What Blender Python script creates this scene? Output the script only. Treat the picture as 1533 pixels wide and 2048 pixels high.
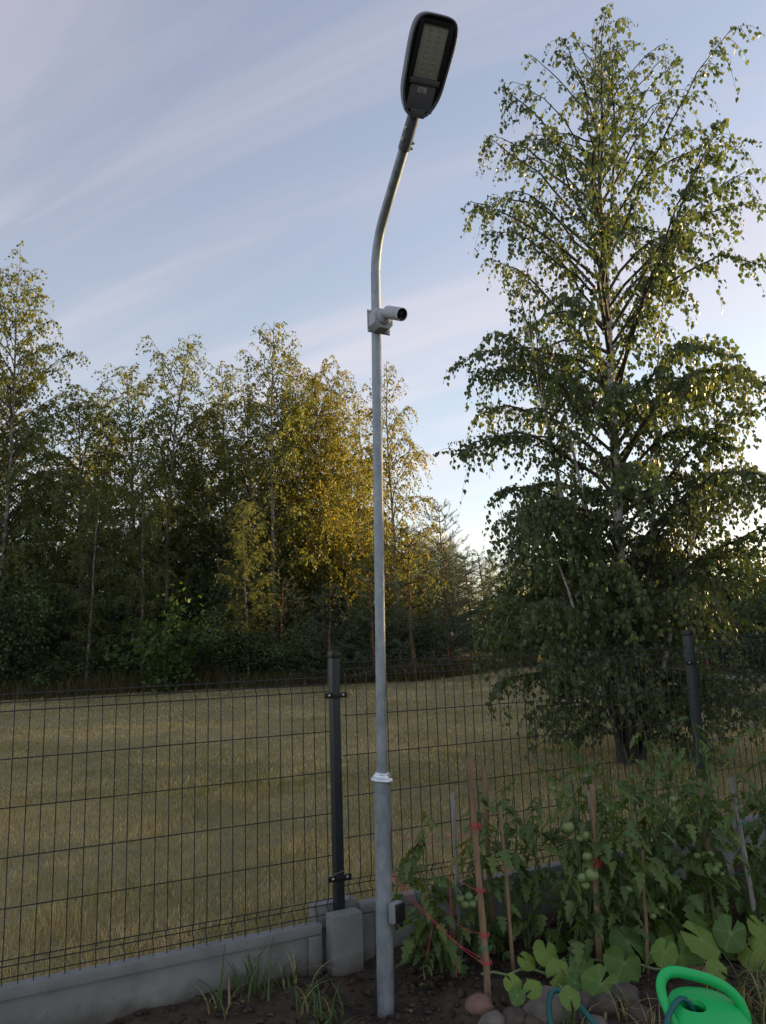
import bpy, bmesh, math, random
import numpy as np
from mathutils import Vector, Matrix

R = math.radians
SC = bpy.context.scene
COL = SC.collection
for _o in list(bpy.data.objects):
    bpy.data.objects.remove(_o)

ORD = ['first', 'second', 'third', 'fourth', 'fifth', 'sixth', 'seventh', 'eighth', 'ninth', 'tenth', 'eleventh', 'twelfth', 'thirteenth', 'fourteenth', 'fifteenth', 'sixteenth', 'seventeenth', 'eighteenth', 'nineteenth', 'twentieth', 'twenty-first', 'twenty-second', 'twenty-third', 'twenty-fourth']

# ------------------------------------------------------------------ camera
PITCH, ROLL, FPX = 0.1739, -0.0338, 1522.4
cam_data = bpy.data.cameras.new('camera')
cam = bpy.data.objects.new('camera', cam_data)
COL.objects.link(cam)
fwd = Vector((0, math.cos(PITCH), math.sin(PITCH)))
up0 = Vector((0, -math.sin(PITCH), math.cos(PITCH)))
rt0 = Vector((1, 0, 0))
rt = rt0 * math.cos(ROLL) + up0 * math.sin(ROLL)
up = -rt0 * math.sin(ROLL) + up0 * math.cos(ROLL)
cam.matrix_world = Matrix(((rt.x, up.x, -fwd.x, 0), (rt.y, up.y, -fwd.y, 0), (rt.z, up.z, -fwd.z, 1.55), (0, 0, 0, 1)))
cam_data.sensor_fit = 'VERTICAL'
cam_data.sensor_height = 24.0
cam_data.lens = 24.0 * FPX / 2048.0
cam_data.clip_start = 0.05
cam_data.clip_end = 3000
SC.camera = cam

# ------------------------------------------------------------------ sky, sun, exposure
SUN_AZ, SUN_EL = R(60), R(8)          # azimuth to the right of the view direction
world = bpy.data.worlds.new('World')
SC.world = world
world.use_nodes = True
wn, wl = world.node_tree.nodes, world.node_tree.links
wn.clear()


def N(nodes, kind, **kw):
    n = nodes.new(kind)
    for k, v in kw.items():
        if k in ('inp',):
            for kk, vv in v.items():
                n.inputs[kk].default_value = vv
        else:
            setattr(n, k, v)
    return n


w_out = N(wn, 'ShaderNodeOutputWorld')
w_bg = N(wn, 'ShaderNodeBackground', inp={'Strength': 0.15})
w_sky = N(wn, 'ShaderNodeTexSky')
w_sky.sky_type = 'NISHITA'
w_sky.sun_disc = False
w_sky.sun_elevation = SUN_EL
w_sky.sun_rotation = SUN_AZ
w_sky.air_density = 1.0
w_sky.dust_density = 1.0
w_sky.ozone_density = 1.6
# thin cirrus: streaks on a cloud sheet high above
w_tc = N(wn, 'ShaderNodeTexCoord')
w_sep = N(wn, 'ShaderNodeSeparateXYZ')
wl.new(w_tc.outputs['Generated'], w_sep.inputs[0])
w_z = N(wn, 'ShaderNodeMath', operation='MAXIMUM'); w_z.inputs[1].default_value = 0.0
wl.new(w_sep.outputs['Z'], w_z.inputs[0])
w_z2 = N(wn, 'ShaderNodeMath', operation='ADD'); w_z2.inputs[1].default_value = 0.16
wl.new(w_z.outputs[0], w_z2.inputs[0])
w_dx = N(wn, 'ShaderNodeMath', operation='DIVIDE')
w_dy = N(wn, 'ShaderNodeMath', operation='DIVIDE')
wl.new(w_sep.outputs['X'], w_dx.inputs[0]); wl.new(w_z2.outputs[0], w_dx.inputs[1])
wl.new(w_sep.outputs['Y'], w_dy.inputs[0]); wl.new(w_z2.outputs[0], w_dy.inputs[1])
w_cmb = N(wn, 'ShaderNodeCombineXYZ')
wl.new(w_dx.outputs[0], w_cmb.inputs[0]); wl.new(w_dy.outputs[0], w_cmb.inputs[1])
w_rot = N(wn, 'ShaderNodeVectorRotate', rotation_type='Z_AXIS'); w_rot.inputs['Angle'].default_value = R(31)
wl.new(w_cmb.outputs[0], w_rot.inputs['Vector'])
w_map = N(wn, 'ShaderNodeMapping'); w_map.inputs['Scale'].default_value = (0.42, 2.0, 1); w_map.inputs['Location'].default_value = (3.3, 1.7, 0)
wl.new(w_rot.outputs[0], w_map.inputs[0])
w_n1 = N(wn, 'ShaderNodeTexNoise', inp={'Scale': 1.0, 'Detail': 10.0, 'Roughness': 0.54, 'Distortion': 1.0})
wl.new(w_map.outputs[0], w_n1.inputs['Vector'])
w_r1 = N(wn, 'ShaderNodeMapRange', inp={'From Min': 0.38, 'From Max': 0.64, 'To Min': 0.50, 'To Max': 0.98})
w_r1.interpolation_type = 'SMOOTHSTEP'
wl.new(w_n1.outputs[0], w_r1.inputs['Value'])
# cloud light: lilac grey high up, pale cream where the sheet is seen edge-on near the horizon
w_rh = N(wn, 'ShaderNodeMapRange', inp={'From Min': 0.0, 'From Max': 0.80})
w_rh.interpolation_type = 'SMOOTHSTEP'
wl.new(w_sep.outputs['Z'], w_rh.inputs['Value'])
w_cc = N(wn, 'ShaderNodeMix', data_type='RGBA')
w_cc.inputs['A'].default_value = (2.5, 2.2, 2.15, 1)
w_cc.inputs['B'].default_value = (1.40, 1.29, 1.50, 1)
wl.new(w_rh.outputs[0], w_cc.inputs['Factor'])
w_mix = N(wn, 'ShaderNodeMix', data_type='RGBA')
wl.new(w_r1.outputs[0], w_mix.inputs['Factor'])
wl.new(w_sky.outputs[0], w_mix.inputs['A'])
w_sc = N(wn, 'ShaderNodeMix', data_type='RGBA', blend_type='ADD')   # the sheet also passes on part of the sky glow
w_sc.inputs['Factor'].default_value = 0.36
wl.new(w_cc.outputs['Result'], w_sc.inputs['A'])
wl.new(w_sky.outputs[0], w_sc.inputs['B'])
wl.new(w_sc.outputs['Result'], w_mix.inputs['B'])
wl.new(w_mix.outputs['Result'], w_bg.inputs['Color'])
wl.new(w_bg.outputs[0], w_out.inputs[0])

sun_dir = Vector((math.sin(SUN_AZ) * math.cos(SUN_EL), math.cos(SUN_AZ) * math.cos(SUN_EL), math.sin(SUN_EL)))
sun_data = bpy.data.lights.new('sun', 'SUN')
sun_data.energy = 5.0
sun_data.angle = R(0.6)
sun_data.color = (1.0, 0.70, 0.34)
sun = bpy.data.objects.new('sun', sun_data)
sun.rotation_euler = sun_dir.to_track_quat('Z', 'Y').to_euler()
sun.location = sun_dir * 60
COL.objects.link(sun)

vs = SC.view_settings
vs.view_transform = 'Standard'
vs.look = 'None'
vs.exposure = 1.0
vs.gamma = 1.0
vs.use_curve_mapping = False
SC.cycles.max_bounces = 5
SC.cycles.diffuse_bounces = 3
SC.cycles.transmission_bounces = 4
SC.cycles.use_denoising = True

# ------------------------------------------------------------------ materials
MATS = {}


def mat(name, col=(0.5, 0.5, 0.5), rough=0.7, metal=0.0, spec=0.4):
    m = bpy.data.materials.new(name)
    m.use_nodes = True
    b = m.node_tree.nodes['Principled BSDF']
    b.inputs['Base Color'].default_value = (*col, 1)
    b.inputs['Roughness'].default_value = rough
    b.inputs['Metallic'].default_value = metal
    b.inputs['Specular IOR Level'].default_value = spec
    MATS[name] = m
    return m


def noisy(m, c1, c2, scale=8.0, detail=6.0, bump=0.0, bscale=None, lo=0.35, hi=0.65, rough=None, coord='Object', stretch=None, bdist=0.01):
    nt = m.node_tree
    nd, lk = nt.nodes, nt.links
    b = nd['Principled BSDF']
    tc = nd.new('ShaderNodeTexCoord')
    src = tc.outputs[coord]
    if stretch:
        mp = nd.new('ShaderNodeMapping')
        mp.inputs['Scale'].default_value = stretch
        lk.new(src, mp.inputs[0])
        src = mp.outputs[0]
    n = N(nd, 'ShaderNodeTexNoise', inp={'Scale': scale, 'Detail': detail, 'Roughness': 0.6})
    lk.new(src, n.inputs['Vector'])
    r = N(nd, 'ShaderNodeMapRange', inp={'From Min': lo, 'From Max': hi})
    lk.new(n.outputs[0], r.inputs['Value'])
    mx = N(nd, 'ShaderNodeMix', data_type='RGBA')
    mx.inputs['A'].default_value = (*c1, 1)
    mx.inputs['B'].default_value = (*c2, 1)
    lk.new(r.outputs[0], mx.inputs['Factor'])
    lk.new(mx.outputs['Result'], b.inputs['Base Color'])
    if rough:
        rr = N(nd, 'ShaderNodeMapRange', inp={'To Min': rough[0], 'To Max': rough[1]})
        lk.new(n.outputs[0], rr.inputs['Value'])
        lk.new(rr.outputs[0], b.inputs['Roughness'])
    if bump:
        n2 = N(nd, 'ShaderNodeTexNoise', inp={'Scale': bscale or scale * 4, 'Detail': 8.0, 'Roughness': 0.65})
        lk.new(src, n2.inputs['Vector'])
        bp = N(nd, 'ShaderNodeBump', inp={'Strength': bump, 'Distance': bdist})
        lk.new(n2.outputs[0], bp.inputs['Height'])
        lk.new(bp.outputs[0], b.inputs['Normal'])
    return m, mx


def leafmat(name, stops, trans=0.35, rough=0.5, transcol=None, objrand=False, veins=False):
    """diffuse + translucent leaf, colour picked by the per-leaf value 'rnd'"""
    m = bpy.data.materials.new(name)
    m.use_nodes = True
    nd, lk = m.node_tree.nodes, m.node_tree.links
    b = nd['Principled BSDF']
    if objrand:
        at = nd.new('ShaderNodeObjectInfo')
        src = at.outputs['Random']
    else:
        at = N(nd, 'ShaderNodeAttribute', attribute_name='rnd')
        src = at.outputs['Fac']
    cr = nd.new('ShaderNodeValToRGB')
    el = cr.color_ramp.elements
    while len(el) < len(stops):
        el.new(0.5)
    for e, (p, c) in zip(el, stops):
        e.position = p
        e.color = (*c, 1)
    lk.new(src, cr.inputs[0])
    colout = cr.outputs[0]
    if veins:
        av = N(nd, 'ShaderNodeAttribute', attribute_name='vein')
        mv = N(nd, 'ShaderNodeMix', data_type='RGBA', blend_type='MULTIPLY')
        tn = nd.new('ShaderNodeTexCoord')
        ns = N(nd, 'ShaderNodeTexNoise', inp={'Scale': 38.0, 'Detail': 4.0})
        lk.new(tn.outputs['Object'], ns.inputs['Vector'])
        rr = N(nd, 'ShaderNodeMapRange', inp={'From Min': 0.3, 'From Max': 0.7, 'To Min': 0.72, 'To Max': 1.18})
        lk.new(ns.outputs[0], rr.inputs['Value'])
        mv.inputs['Factor'].default_value = 1.0
        lk.new(colout, mv.inputs['A'])
        lk.new(rr.outputs[0], mv.inputs['B'])
        m2 = N(nd, 'ShaderNodeMix', data_type='RGBA')
        m2.inputs['B'].default_value = (0.22, 0.30, 0.11, 1)
        lk.new(av.outputs['Fac'], m2.inputs['Factor'])
        lk.new(mv.outputs['Result'], m2.inputs['A'])
        colout = m2.outputs['Result']
    lk.new(colout, b.inputs['Base Color'])
    b.inputs['Roughness'].default_value = rough
    b.inputs['Specular IOR Level'].default_value = 0.35
    tr = nd.new('ShaderNodeBsdfTranslucent')
    hs = N(nd, 'ShaderNodeMix', data_type='RGBA', blend_type='MULTIPLY')
    hs.inputs['Factor'].default_value = 1.0
    hs.inputs['B'].default_value = (*(transcol or (2.3, 1.85, 0.5)), 1)
    lk.new(colout, hs.inputs['A'])
    lk.new(hs.outputs['Result'], tr.inputs['Color'])
    ms = nd.new('ShaderNodeMixShader')
    ms.inputs[0].default_value = trans
    lk.new(b.outputs[0], ms.inputs[1])
    lk.new(tr.outputs[0], ms.inputs[2])
    lk.new(ms.outputs[0], nd['Material Output'].inputs[0])
    MATS[name] = m
    return m


leafmat('birch_leaf', [(0, (0.055, 0.088, 0.044)), (0.45, (0.085, 0.125, 0.056)), (0.8, (0.12, 0.15, 0.055)), (1, (0.16, 0.165, 0.05))], 0.32, 0.42, (1.9, 1.75, 0.6))
leafmat('forest_leaf', [(0, (0.070, 0.104, 0.052)), (0.5, (0.112, 0.148, 0.060)), (0.85, (0.145, 0.165, 0.055)), (1, (0.19, 0.17, 0.05))], 0.46, 0.45)
leafmat('sunlit_gold_leaf', [(0, (0.072, 0.088, 0.028)), (0.5, (0.13, 0.145, 0.038)), (0.85, (0.19, 0.185, 0.044)), (1, (0.25, 0.21, 0.048))], 0.5)  # brighter, yellower forest leaf: evening sunlight put into the colour
leafmat('hedge_leaf', [(0, (0.054, 0.088, 0.042)), (0.6, (0.090, 0.135, 0.056)), (1, (0.13, 0.17, 0.06))], 0.28)
leafmat('oak_leaf', [(0, (0.040, 0.085, 0.024)), (1, (0.085, 0.155, 0.042))], 0.35)
leafmat('needle', [(0, (0.038, 0.064, 0.042)), (0.6, (0.070, 0.102, 0.064)), (1, (0.105, 0.12, 0.07))], 0.10, 0.55)
leafmat('tomato_leaf', [(0, (0.065, 0.115, 0.038)), (0.6, (0.105, 0.165, 0.050)), (1, (0.16, 0.215, 0.065))], 0.25, 0.5, objrand=True)
leafmat('pumpkin_leaf', [(0, (0.085, 0.17, 0.045)), (0.5, (0.14, 0.25, 0.05)), (1, (0.22, 0.32, 0.055))], 0.28, 0.55, objrand=True, veins=True)
leafmat('lawn_grass', [(0, (0.13, 0.165, 0.068)), (0.35, (0.25, 0.245, 0.112)), (0.65, (0.40, 0.335, 0.18)), (1, (0.60, 0.51, 0.33))], 0.3, 0.6)
leafmat('weed_grass', [(0, (0.06, 0.11, 0.04)), (0.7, (0.11, 0.16, 0.06)), (1, (0.34, 0.28, 0.15))], 0.3, 0.5)
leafmat('dry_grass', [(0, (0.05, 0.065, 0.025)), (0.5, (0.085, 0.085, 0.04)), (1, (0.22, 0.17, 0.09))], 0.3, 0.6)

noisy(mat('galvanised', rough=0.5, metal=0.55), (0.23, 0.27, 0.31), (0.38, 0.42, 0.455), 20, 8, 0.15, 160, 0.36, 0.66, rough=(0.40, 0.66), stretch=(1, 1, 0.55), bdist=0.002)
noisy(mat('aluminium', metal=0.85, rough=0.3), (0.62, 0.65, 0.68), (0.72, 0.74, 0.76), 30)
noisy(mat('lamp_paint', rough=0.42), (0.12, 0.135, 0.16), (0.15, 0.165, 0.19), 14, 4, 0.05, 300, bdist=0.001)
mat('lamp_dark', (0.022, 0.025, 0.03), 0.35)
mat('lamp_grey', (0.12, 0.13, 0.14), 0.5)
mat('zinc_bolt', (0.5, 0.5, 0.5), 0.3, 0.9)
mat('black_plastic', (0.012, 0.012, 0.013), 0.38)
mat('socket_grey', (0.24, 0.26, 0.275), 0.5)
mat('camera_white', (0.42, 0.45, 0.48), 0.42)
mat('camera_grey', (0.30, 0.32, 0.35), 0.5)
noisy(mat('fence_coat', rough=0.42), (0.012, 0.019, 0.025), (0.018, 0.027, 0.034), 12, 4, 0.1, 220, bdist=0.001)
mat('fence_wire', (0.022, 0.024, 0.022), 0.5)
noisy(mat('concrete', rough=0.9), (0.155, 0.168, 0.165), (0.27, 0.28, 0.27), 4, 10, 0.5, 60, 0.3, 0.72, bdist=0.005)
_cm = MATS['concrete']; _nd, _lk = _cm.node_tree.nodes, _cm.node_tree.links
_tc = _nd.new('ShaderNodeTexCoord'); _sx = _nd.new('ShaderNodeSeparateXYZ'); _lk.new(_tc.outputs['Object'], _sx.inputs[0])
_n1 = N(_nd, 'ShaderNodeTexNoise', inp={'Scale': 11.0, 'Detail': 6.0}); _lk.new(_tc.outputs['Object'], _n1.inputs['Vector'])
_ml = N(_nd, 'ShaderNodeMath', operation='MULTIPLY_ADD'); _ml.inputs[1].default_value = 0.16; _ml.inputs[2].default_value = -0.02; _lk.new(_n1.outputs[0], _ml.inputs[0])
_sb = N(_nd, 'ShaderNodeMath', operation='SUBTRACT'); _lk.new(_ml.outputs[0], _sb.inputs[0]); _lk.new(_sx.outputs['Z'], _sb.inputs[1])
_rg = N(_nd, 'ShaderNodeMapRange', inp={'From Min': -0.03, 'From Max': 0.05, 'To Min': 0.0, 'To Max': 0.75}); _lk.new(_sb.outputs[0], _rg.inputs['Value'])
_n3 = N(_nd, 'ShaderNodeTexNoise', inp={'Scale': 60.0, 'Detail': 3.0}); _lk.new(_tc.outputs['Object'], _n3.inputs['Vector'])
_rp = N(_nd, 'ShaderNodeMapRange', inp={'From Min': 0.66, 'From Max': 0.72, 'To Min': 0.0, 'To Max': 0.6}); _lk.new(_n3.outputs[0], _rp.inputs['Value'])
_mxa = N(_nd, 'ShaderNodeMix', data_type='RGBA'); _mxa.inputs['B'].default_value = (0.085, 0.068, 0.052, 1)
_mxb = N(_nd, 'ShaderNodeMix', data_type='RGBA'); _mxb.inputs['B'].default_value = (0.06, 0.062, 0.058, 1)
_old = _nd['Principled BSDF'].inputs['Base Color'].links[0].from_socket
_lk.new(_old, _mxa.inputs['A']); _lk.new(_rg.outputs[0], _mxa.inputs['Factor'])
_lk.new(_mxa.outputs['Result'], _mxb.inputs['A']); _lk.new(_rp.outputs[0], _mxb.inputs['Factor'])
_lk.new(_mxb.outputs['Result'], _nd['Principled BSDF'].inputs['Base Color'])
noisy(mat('soil', rough=0.97, spec=0.1), (0.036, 0.028, 0.022), (0.11, 0.086, 0.066), 3.2, 10, 0.9, 26, 0.34, 0.68, bdist=0.02)
noisy(mat('clod', rough=0.97, spec=0.1), (0.034, 0.026, 0.02), (0.095, 0.074, 0.056), 20, 6, 0.8, 60, bdist=0.01)
noisy(mat('stake_wood', rough=0.8), (0.16, 0.105, 0.06), (0.29, 0.19, 0.11), 9, 8, 0.4, 40, stretch=(6, 6, 0.5), bdist=0.003)
noisy(mat('stake_grey', rough=0.85), (0.20, 0.18, 0.16), (0.36, 0.34, 0.32), 9, 8, 0.4, 40, stretch=(6, 6, 0.5), bdist=0.003)
noisy(mat('red_stone', rough=0.85), (0.15, 0.085, 0.065), (0.25, 0.15, 0.12), 9, 7, 0.3, 40, bdist=0.006)
noisy(mat('grey_stone', rough=0.9), (0.10, 0.088, 0.078), (0.23, 0.20, 0.17), 8, 8, 0.5, 30, bdist=0.01)
noisy(mat('dark_stone', rough=0.92), (0.06, 0.05, 0.042), (0.13, 0.105, 0.085), 8, 8, 0.5, 30, bdist=0.01)
noisy(mat('can_green', rough=0.4), (0.012, 0.47, 0.11), (0.018, 0.55, 0.15), 7, 8, 0.06, 60, 0.3, 0.7, rough=(0.30, 0.55), bdist=0.002)
mat('hose_teal', (0.012, 0.12, 0.115), 0.3)
mat('twine_red', (0.55, 0.055, 0.085), 0.75)
mat('twine_green', (0.03, 0.28, 0.12), 0.7)
mat('tomato_green', (0.17, 0.235, 0.085), 0.28)
mat('tomato_stem', (0.085, 0.135, 0.05), 0.6)
mat('pumpkin_stem', (0.19, 0.25, 0.12), 0.55)
noisy(mat('red_post', rough=0.6), (0.20, 0.035, 0.022), (0.30, 0.06, 0.035), 6)
mat('chain_wire', (0.10, 0.125, 0.12), 0.5, 0.4)
mat('dark_bark', (0.040, 0.032, 0.026), 0.9)
mat('twig', (0.062, 0.046, 0.036), 0.85)
noisy(mat('pine_bark', rough=0.9), (0.12, 0.06, 0.035), (0.26, 0.13, 0.07), 6, 6, 0.6, 30, bdist=0.02)
mat('label_paper', (0.5, 0.51, 0.5), 0.6)
mat('label_print', (0.12, 0.12, 0.12), 0.6)

noisy(mat('forest_bark', rough=0.85), (0.10, 0.088, 0.075), (0.34, 0.31, 0.27), 3, 6, 0.4, 20, 0.35, 0.62, stretch=(3, 3, 3), bdist=0.01)
# birch bark: white with dark horizontal lenticels and black clefts low down
bb = mat('birch_bark', rough=0.75)
noisy(bb, (0.32, 0.29, 0.25), (0.62, 0.58, 0.53), 5, 6, 0.4, 30, 0.3, 0.6, stretch=(1, 1, 2.2), bdist=0.01)
_nd, _lk = bb.node_tree.nodes, bb.node_tree.links
_tc = _nd.new('ShaderNodeTexCoord'); _mp = _nd.new('ShaderNodeMapping'); _mp.inputs['Scale'].default_value = (5, 5, 34)
_lk.new(_tc.outputs['Object'], _mp.inputs[0])
_nn = N(_nd, 'ShaderNodeTexNoise', inp={'Scale': 1.3, 'Detail': 4.0}); _lk.new(_mp.outputs[0], _nn.inputs['Vector'])
_rr = N(_nd, 'ShaderNodeMapRange', inp={'From Min': 0.58, 'From Max': 0.64}); _lk.new(_nn.outputs[0], _rr.inputs['Value'])
_mx = N(_nd, 'ShaderNodeMix', data_type='RGBA'); _mx.inputs['B'].default_value = (0.035, 0.03, 0.027, 1)
_old = _nd['Principled BSDF'].inputs['Base Color'].links[0].from_socket
_lk.new(_old, _mx.inputs['A']); _lk.new(_rr.outputs[0], _mx.inputs['Factor'])
_lk.new(_mx.outputs['Result'], _nd['Principled BSDF'].inputs['Base Color'])

_sx = _nd.new('ShaderNodeSeparateXYZ'); _lk.new(_tc.outputs['Object'], _sx.inputs[0])
_rz = N(_nd, 'ShaderNodeMapRange', inp={'From Min': 0.25, 'From Max': 1.5, 'To Min': 0.62, 'To Max': 0.0}); _lk.new(_sx.outputs['Z'], _rz.inputs['Value'])
_mp2 = _nd.new('ShaderNodeMapping'); _mp2.inputs['Scale'].default_value = (9, 9, 1.6); _lk.new(_tc.outputs['Object'], _mp2.inputs[0])
_n2 = N(_nd, 'ShaderNodeTexNoise', inp={'Scale': 2.0, 'Detail': 6.0}); _lk.new(_mp2.outputs[0], _n2.inputs['Vector'])
_ad = N(_nd, 'ShaderNodeMath', operation='ADD'); _lk.new(_rz.outputs[0], _ad.inputs[0]); _lk.new(_n2.outputs[0], _ad.inputs[1])
_r3 = N(_nd, 'ShaderNodeMapRange', inp={'From Min': 0.82, 'From Max': 0.98}); _lk.new(_ad.outputs[0], _r3.inputs['Value'])
_m3 = N(_nd, 'ShaderNodeMix', data_type='RGBA'); _m3.inputs['B'].default_value = (0.05, 0.043, 0.038, 1)
_lk.new(_mx.outputs['Result'], _m3.inputs['A']); _lk.new(_r3.outputs[0], _m3.inputs['Factor'])
_lk.new(_m3.outputs['Result'], _nd['Principled BSDF'].inputs['Base Color'])

# watering can: slightly translucent glossy plastic
_b = MATS['can_green'].node_tree.nodes['Principled BSDF']
_b.inputs['Subsurface Weight'].default_value = 0.25
_b.inputs['Subsurface Radius'].default_value = (0.01, 0.03, 0.01)

# lamp glass: thin clear pane
lg = bpy.data.materials.new('lamp_glass'); lg.use_nodes = True
_nd, _lk = lg.node_tree.nodes, lg.node_tree.links
_nd.remove(_nd['Principled BSDF'])
_t = _nd.new('ShaderNodeBsdfTransparent'); _t.inputs[0].default_value = (0.97, 0.98, 0.97, 1)
_g = _nd.new('ShaderNodeBsdfGlossy'); _g.inputs['Roughness'].default_value = 0.06
_m = _nd.new('ShaderNodeMixShader')
_m.inputs[0].default_value = 0.05; _lk.new(_t.outputs[0], _m.inputs[1]); _lk.new(_g.outputs[0], _m.inputs[2]); _lk.new(_m.outputs[0], _nd['Material Output'].inputs[0])
MATS['lamp_glass'] = lg
mat('led_board', (0.46, 0.48, 0.44), 0.6)


# ------------------------------------------------------------------ helpers
def tag(o, label=None, cat=None, group=None, kind=None):
    if label: o['label'] = label
    if cat: o['category'] = cat
    if group: o['group'] = group
    if kind: o['kind'] = kind
    return o


def empty(name, loc=(0, 0, 0), rz=0.0, **kw):
    o = bpy.data.objects.new(name, None)
    o.empty_display_size = 0.1
    o.location = loc
    o.rotation_euler = (0, 0, rz)
    COL.objects.link(o)
    return tag(o, **kw)


def link(name, me, parent=None, loc=None, rot=None, scale=None, **kw):
    o = bpy.data.objects.new(name, me)
    COL.objects.link(o)
    if parent: o.parent = parent
    if loc is not None: o.location = loc
    if rot is not None: o.rotation_euler = rot
    if scale is not None: o.scale = scale if hasattr(scale, '__len__') else (scale,) * 3
    return tag(o, **kw)


def np_mesh(name, V, F, material, smooth=False, rnd=None, extra=None):
    """fast mesh from arrays; F is (n, k) with k corners for every face"""
    V = np.asarray(V, np.float32).reshape(-1, 3)
    F = np.asarray(F, np.int32)
    me = bpy.data.meshes.new(name)
    me.vertices.add(len(V)); me.vertices.foreach_set('co', V.ravel())
    n, k = F.shape
    me.loops.add(n * k); me.loops.foreach_set('vertex_index', F.ravel())
    me.polygons.add(n)
    me.polygons.foreach_set('loop_start', np.arange(0, n * k, k, dtype=np.int32))
    try:
        me.polygons.foreach_set('loop_total', np.full(n, k, np.int32))
    except Exception:
        pass
    if rnd is not None:
        a = me.attributes.new('rnd', 'FLOAT', 'POINT')
        a.data.foreach_set('value', np.asarray(rnd, np.float32))
    if extra is not None:
        a = me.attributes.new('vein', 'FLOAT', 'POINT')
        a.data.foreach_set('value', np.asarray(extra, np.float32))
    me.update(calc_edges=True)
    me.materials.append(MATS[material])
    if smooth:
        me.polygons.foreach_set('use_smooth', np.ones(n, bool))
    return me


class MB:
    """collects small shapes for one mesh"""
    def __init__(s): s.v, s.f = [], []

    def add(s, vs, fs):
        b = len(s.v); s.v += [tuple(v) for v in vs]; s.f += [tuple(i + b for i in f) for f in fs]; return s

    def box(s, c, size, rot=None, bev=0.0):
        bm = bmesh.new(); bmesh.ops.create_cube(bm, size=1)
        bmesh.ops.scale(bm, vec=size, verts=bm.verts)
        if bev: bmesh.ops.bevel(bm, geom=bm.edges[:], offset=bev, segments=2, affect='EDGES', profile=0.6)
        m = Matrix.Translation(c) @ (rot.to_4x4() if rot is not None else Matrix.Identity(4))
        bm.transform(m); bm.verts.index_update()
        s.add([v.co[:] for v in bm.verts], [[v.index for v in f.verts] for f in bm.faces]); bm.free(); return s

    def tube(s, pts, rad, n=8, cap=True):
        pts = [Vector(p) for p in pts]
        if not hasattr(rad, '__len__'): rad = [rad] * len(pts)
        b = len(s.v); prev = None
        for i, p in enumerate(pts):
            t = (pts[min(i + 1, len(pts) - 1)] - pts[max(i - 1, 0)]).normalized()
            if prev is None:
                a = Vector((1, 0, 0)) if abs(t.x) < 0.8 else Vector((0, 1, 0))
                u = t.cross(a).normalized()
            else:
                u = (prev - t * prev.dot(t)).normalized()
            prev = u; w = t.cross(u)
            for j in range(n):
                an = 2 * math.pi * j / n
                s.v.append(tuple(p + (u * math.cos(an) + w * math.sin(an)) * rad[i]))
        for i in range(len(pts) - 1):
            for j in range(n):
                k = (j + 1) % n
                s.f.append((b + i * n + j, b + i * n + k, b + (i + 1) * n + k, b + (i + 1) * n + j))
        if cap:
            s.f.append(tuple(b + j for j in range(n))[::-1]); s.f.append(tuple(b + (len(pts) - 1) * n + j for j in range(n)))
        return s

    def lathe(s, prof, n=24, M=None, cap=True):
        b = len(s.v)
        for (r, z) in prof:
            for j in range(n):
                an = 2 * math.pi * j / n
                p = Vector((r * math.cos(an), r * math.sin(an), z))
                s.v.append(tuple(M @ p if M is not None else p))
        for i in range(len(prof) - 1):
            for j in range(n):
                k = (j + 1) % n
                s.f.append((b + i * n + j, b + i * n + k, b + (i + 1) * n + k, b + (i + 1) * n + j))
        if cap:
            s.f.append(tuple(b + j for j in range(n))[::-1]); s.f.append(tuple(b + (len(prof) - 1) * n + j for j in range(n)))
        return s

    def mesh(s, name, material, smooth=True, angle=35):
        me = bpy.data.meshes.new(name)
        me.from_pydata(s.v, [], s.f)
        me.materials.append(MATS[material])
        bm = bmesh.new(); bm.from_mesh(me)
        bmesh.ops.recalc_face_normals(bm, faces=bm.faces)
        if smooth:
            for f in bm.faces: f.smooth = True
            for e in bm.edges:
                if len(e.link_faces) == 2 and e.calc_face_angle(0) > R(angle): e.smooth = False
        bm.to_mesh(me); bm.free()
        return me

    def build(s, name, material, parent=None, smooth=True, **kw):
        return link(name, s.mesh(name, material, smooth), parent, **kw)


def tubes_np(P, Rd, k):
    """P (B,n,3) polylines, Rd (B,n) radii -> verts, quads for all tubes at once"""
    P = np.asarray(P, float); B, n, _ = P.shape
    T = np.empty_like(P); T[:, 1:-1] = P[:, 2:] - P[:, :-2]; T[:, 0] = P[:, 1] - P[:, 0]; T[:, -1] = P[:, -1] - P[:, -2]
    T /= np.linalg.norm(T, axis=2, keepdims=True) + 1e-9
    ref = np.where(np.abs(T[:, :1, 2:3]) < 0.9, np.array([0, 0, 1.0]), np.array([1.0, 0, 0]))
    U = np.cross(T, np.broadcast_to(ref, T.shape)); U /= np.linalg.norm(U, axis=2, keepdims=True) + 1e-9
    Wv = np.cross(T, U)
    an = np.arange(k) * 2 * np.pi / k
    V = P[:, :, None] + Rd[:, :, None, None] * (U[:, :, None] * np.cos(an)[None, None, :, None] + Wv[:, :, None] * np.sin(an)[None, None, :, None])
    idx = np.arange(B * n * k).reshape(B, n, k)
    a, b_ = idx[:, :-1], idx[:, 1:]
    F = np.stack([a, np.roll(a, -1, 2), np.roll(b_, -1, 2), b_], -1).reshape(-1, 4)
    return V.reshape(-1, 3), F


def join_np(parts):
    V, F, o = [], [], 0
    for v, f in parts:
        V.append(v); F.append(f + o); o += len(v)
    return np.concatenate(V), np.concatenate(F)


def unit(a): return a / (np.linalg.norm(a, axis=-1, keepdims=True) + 1e-9)


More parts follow.
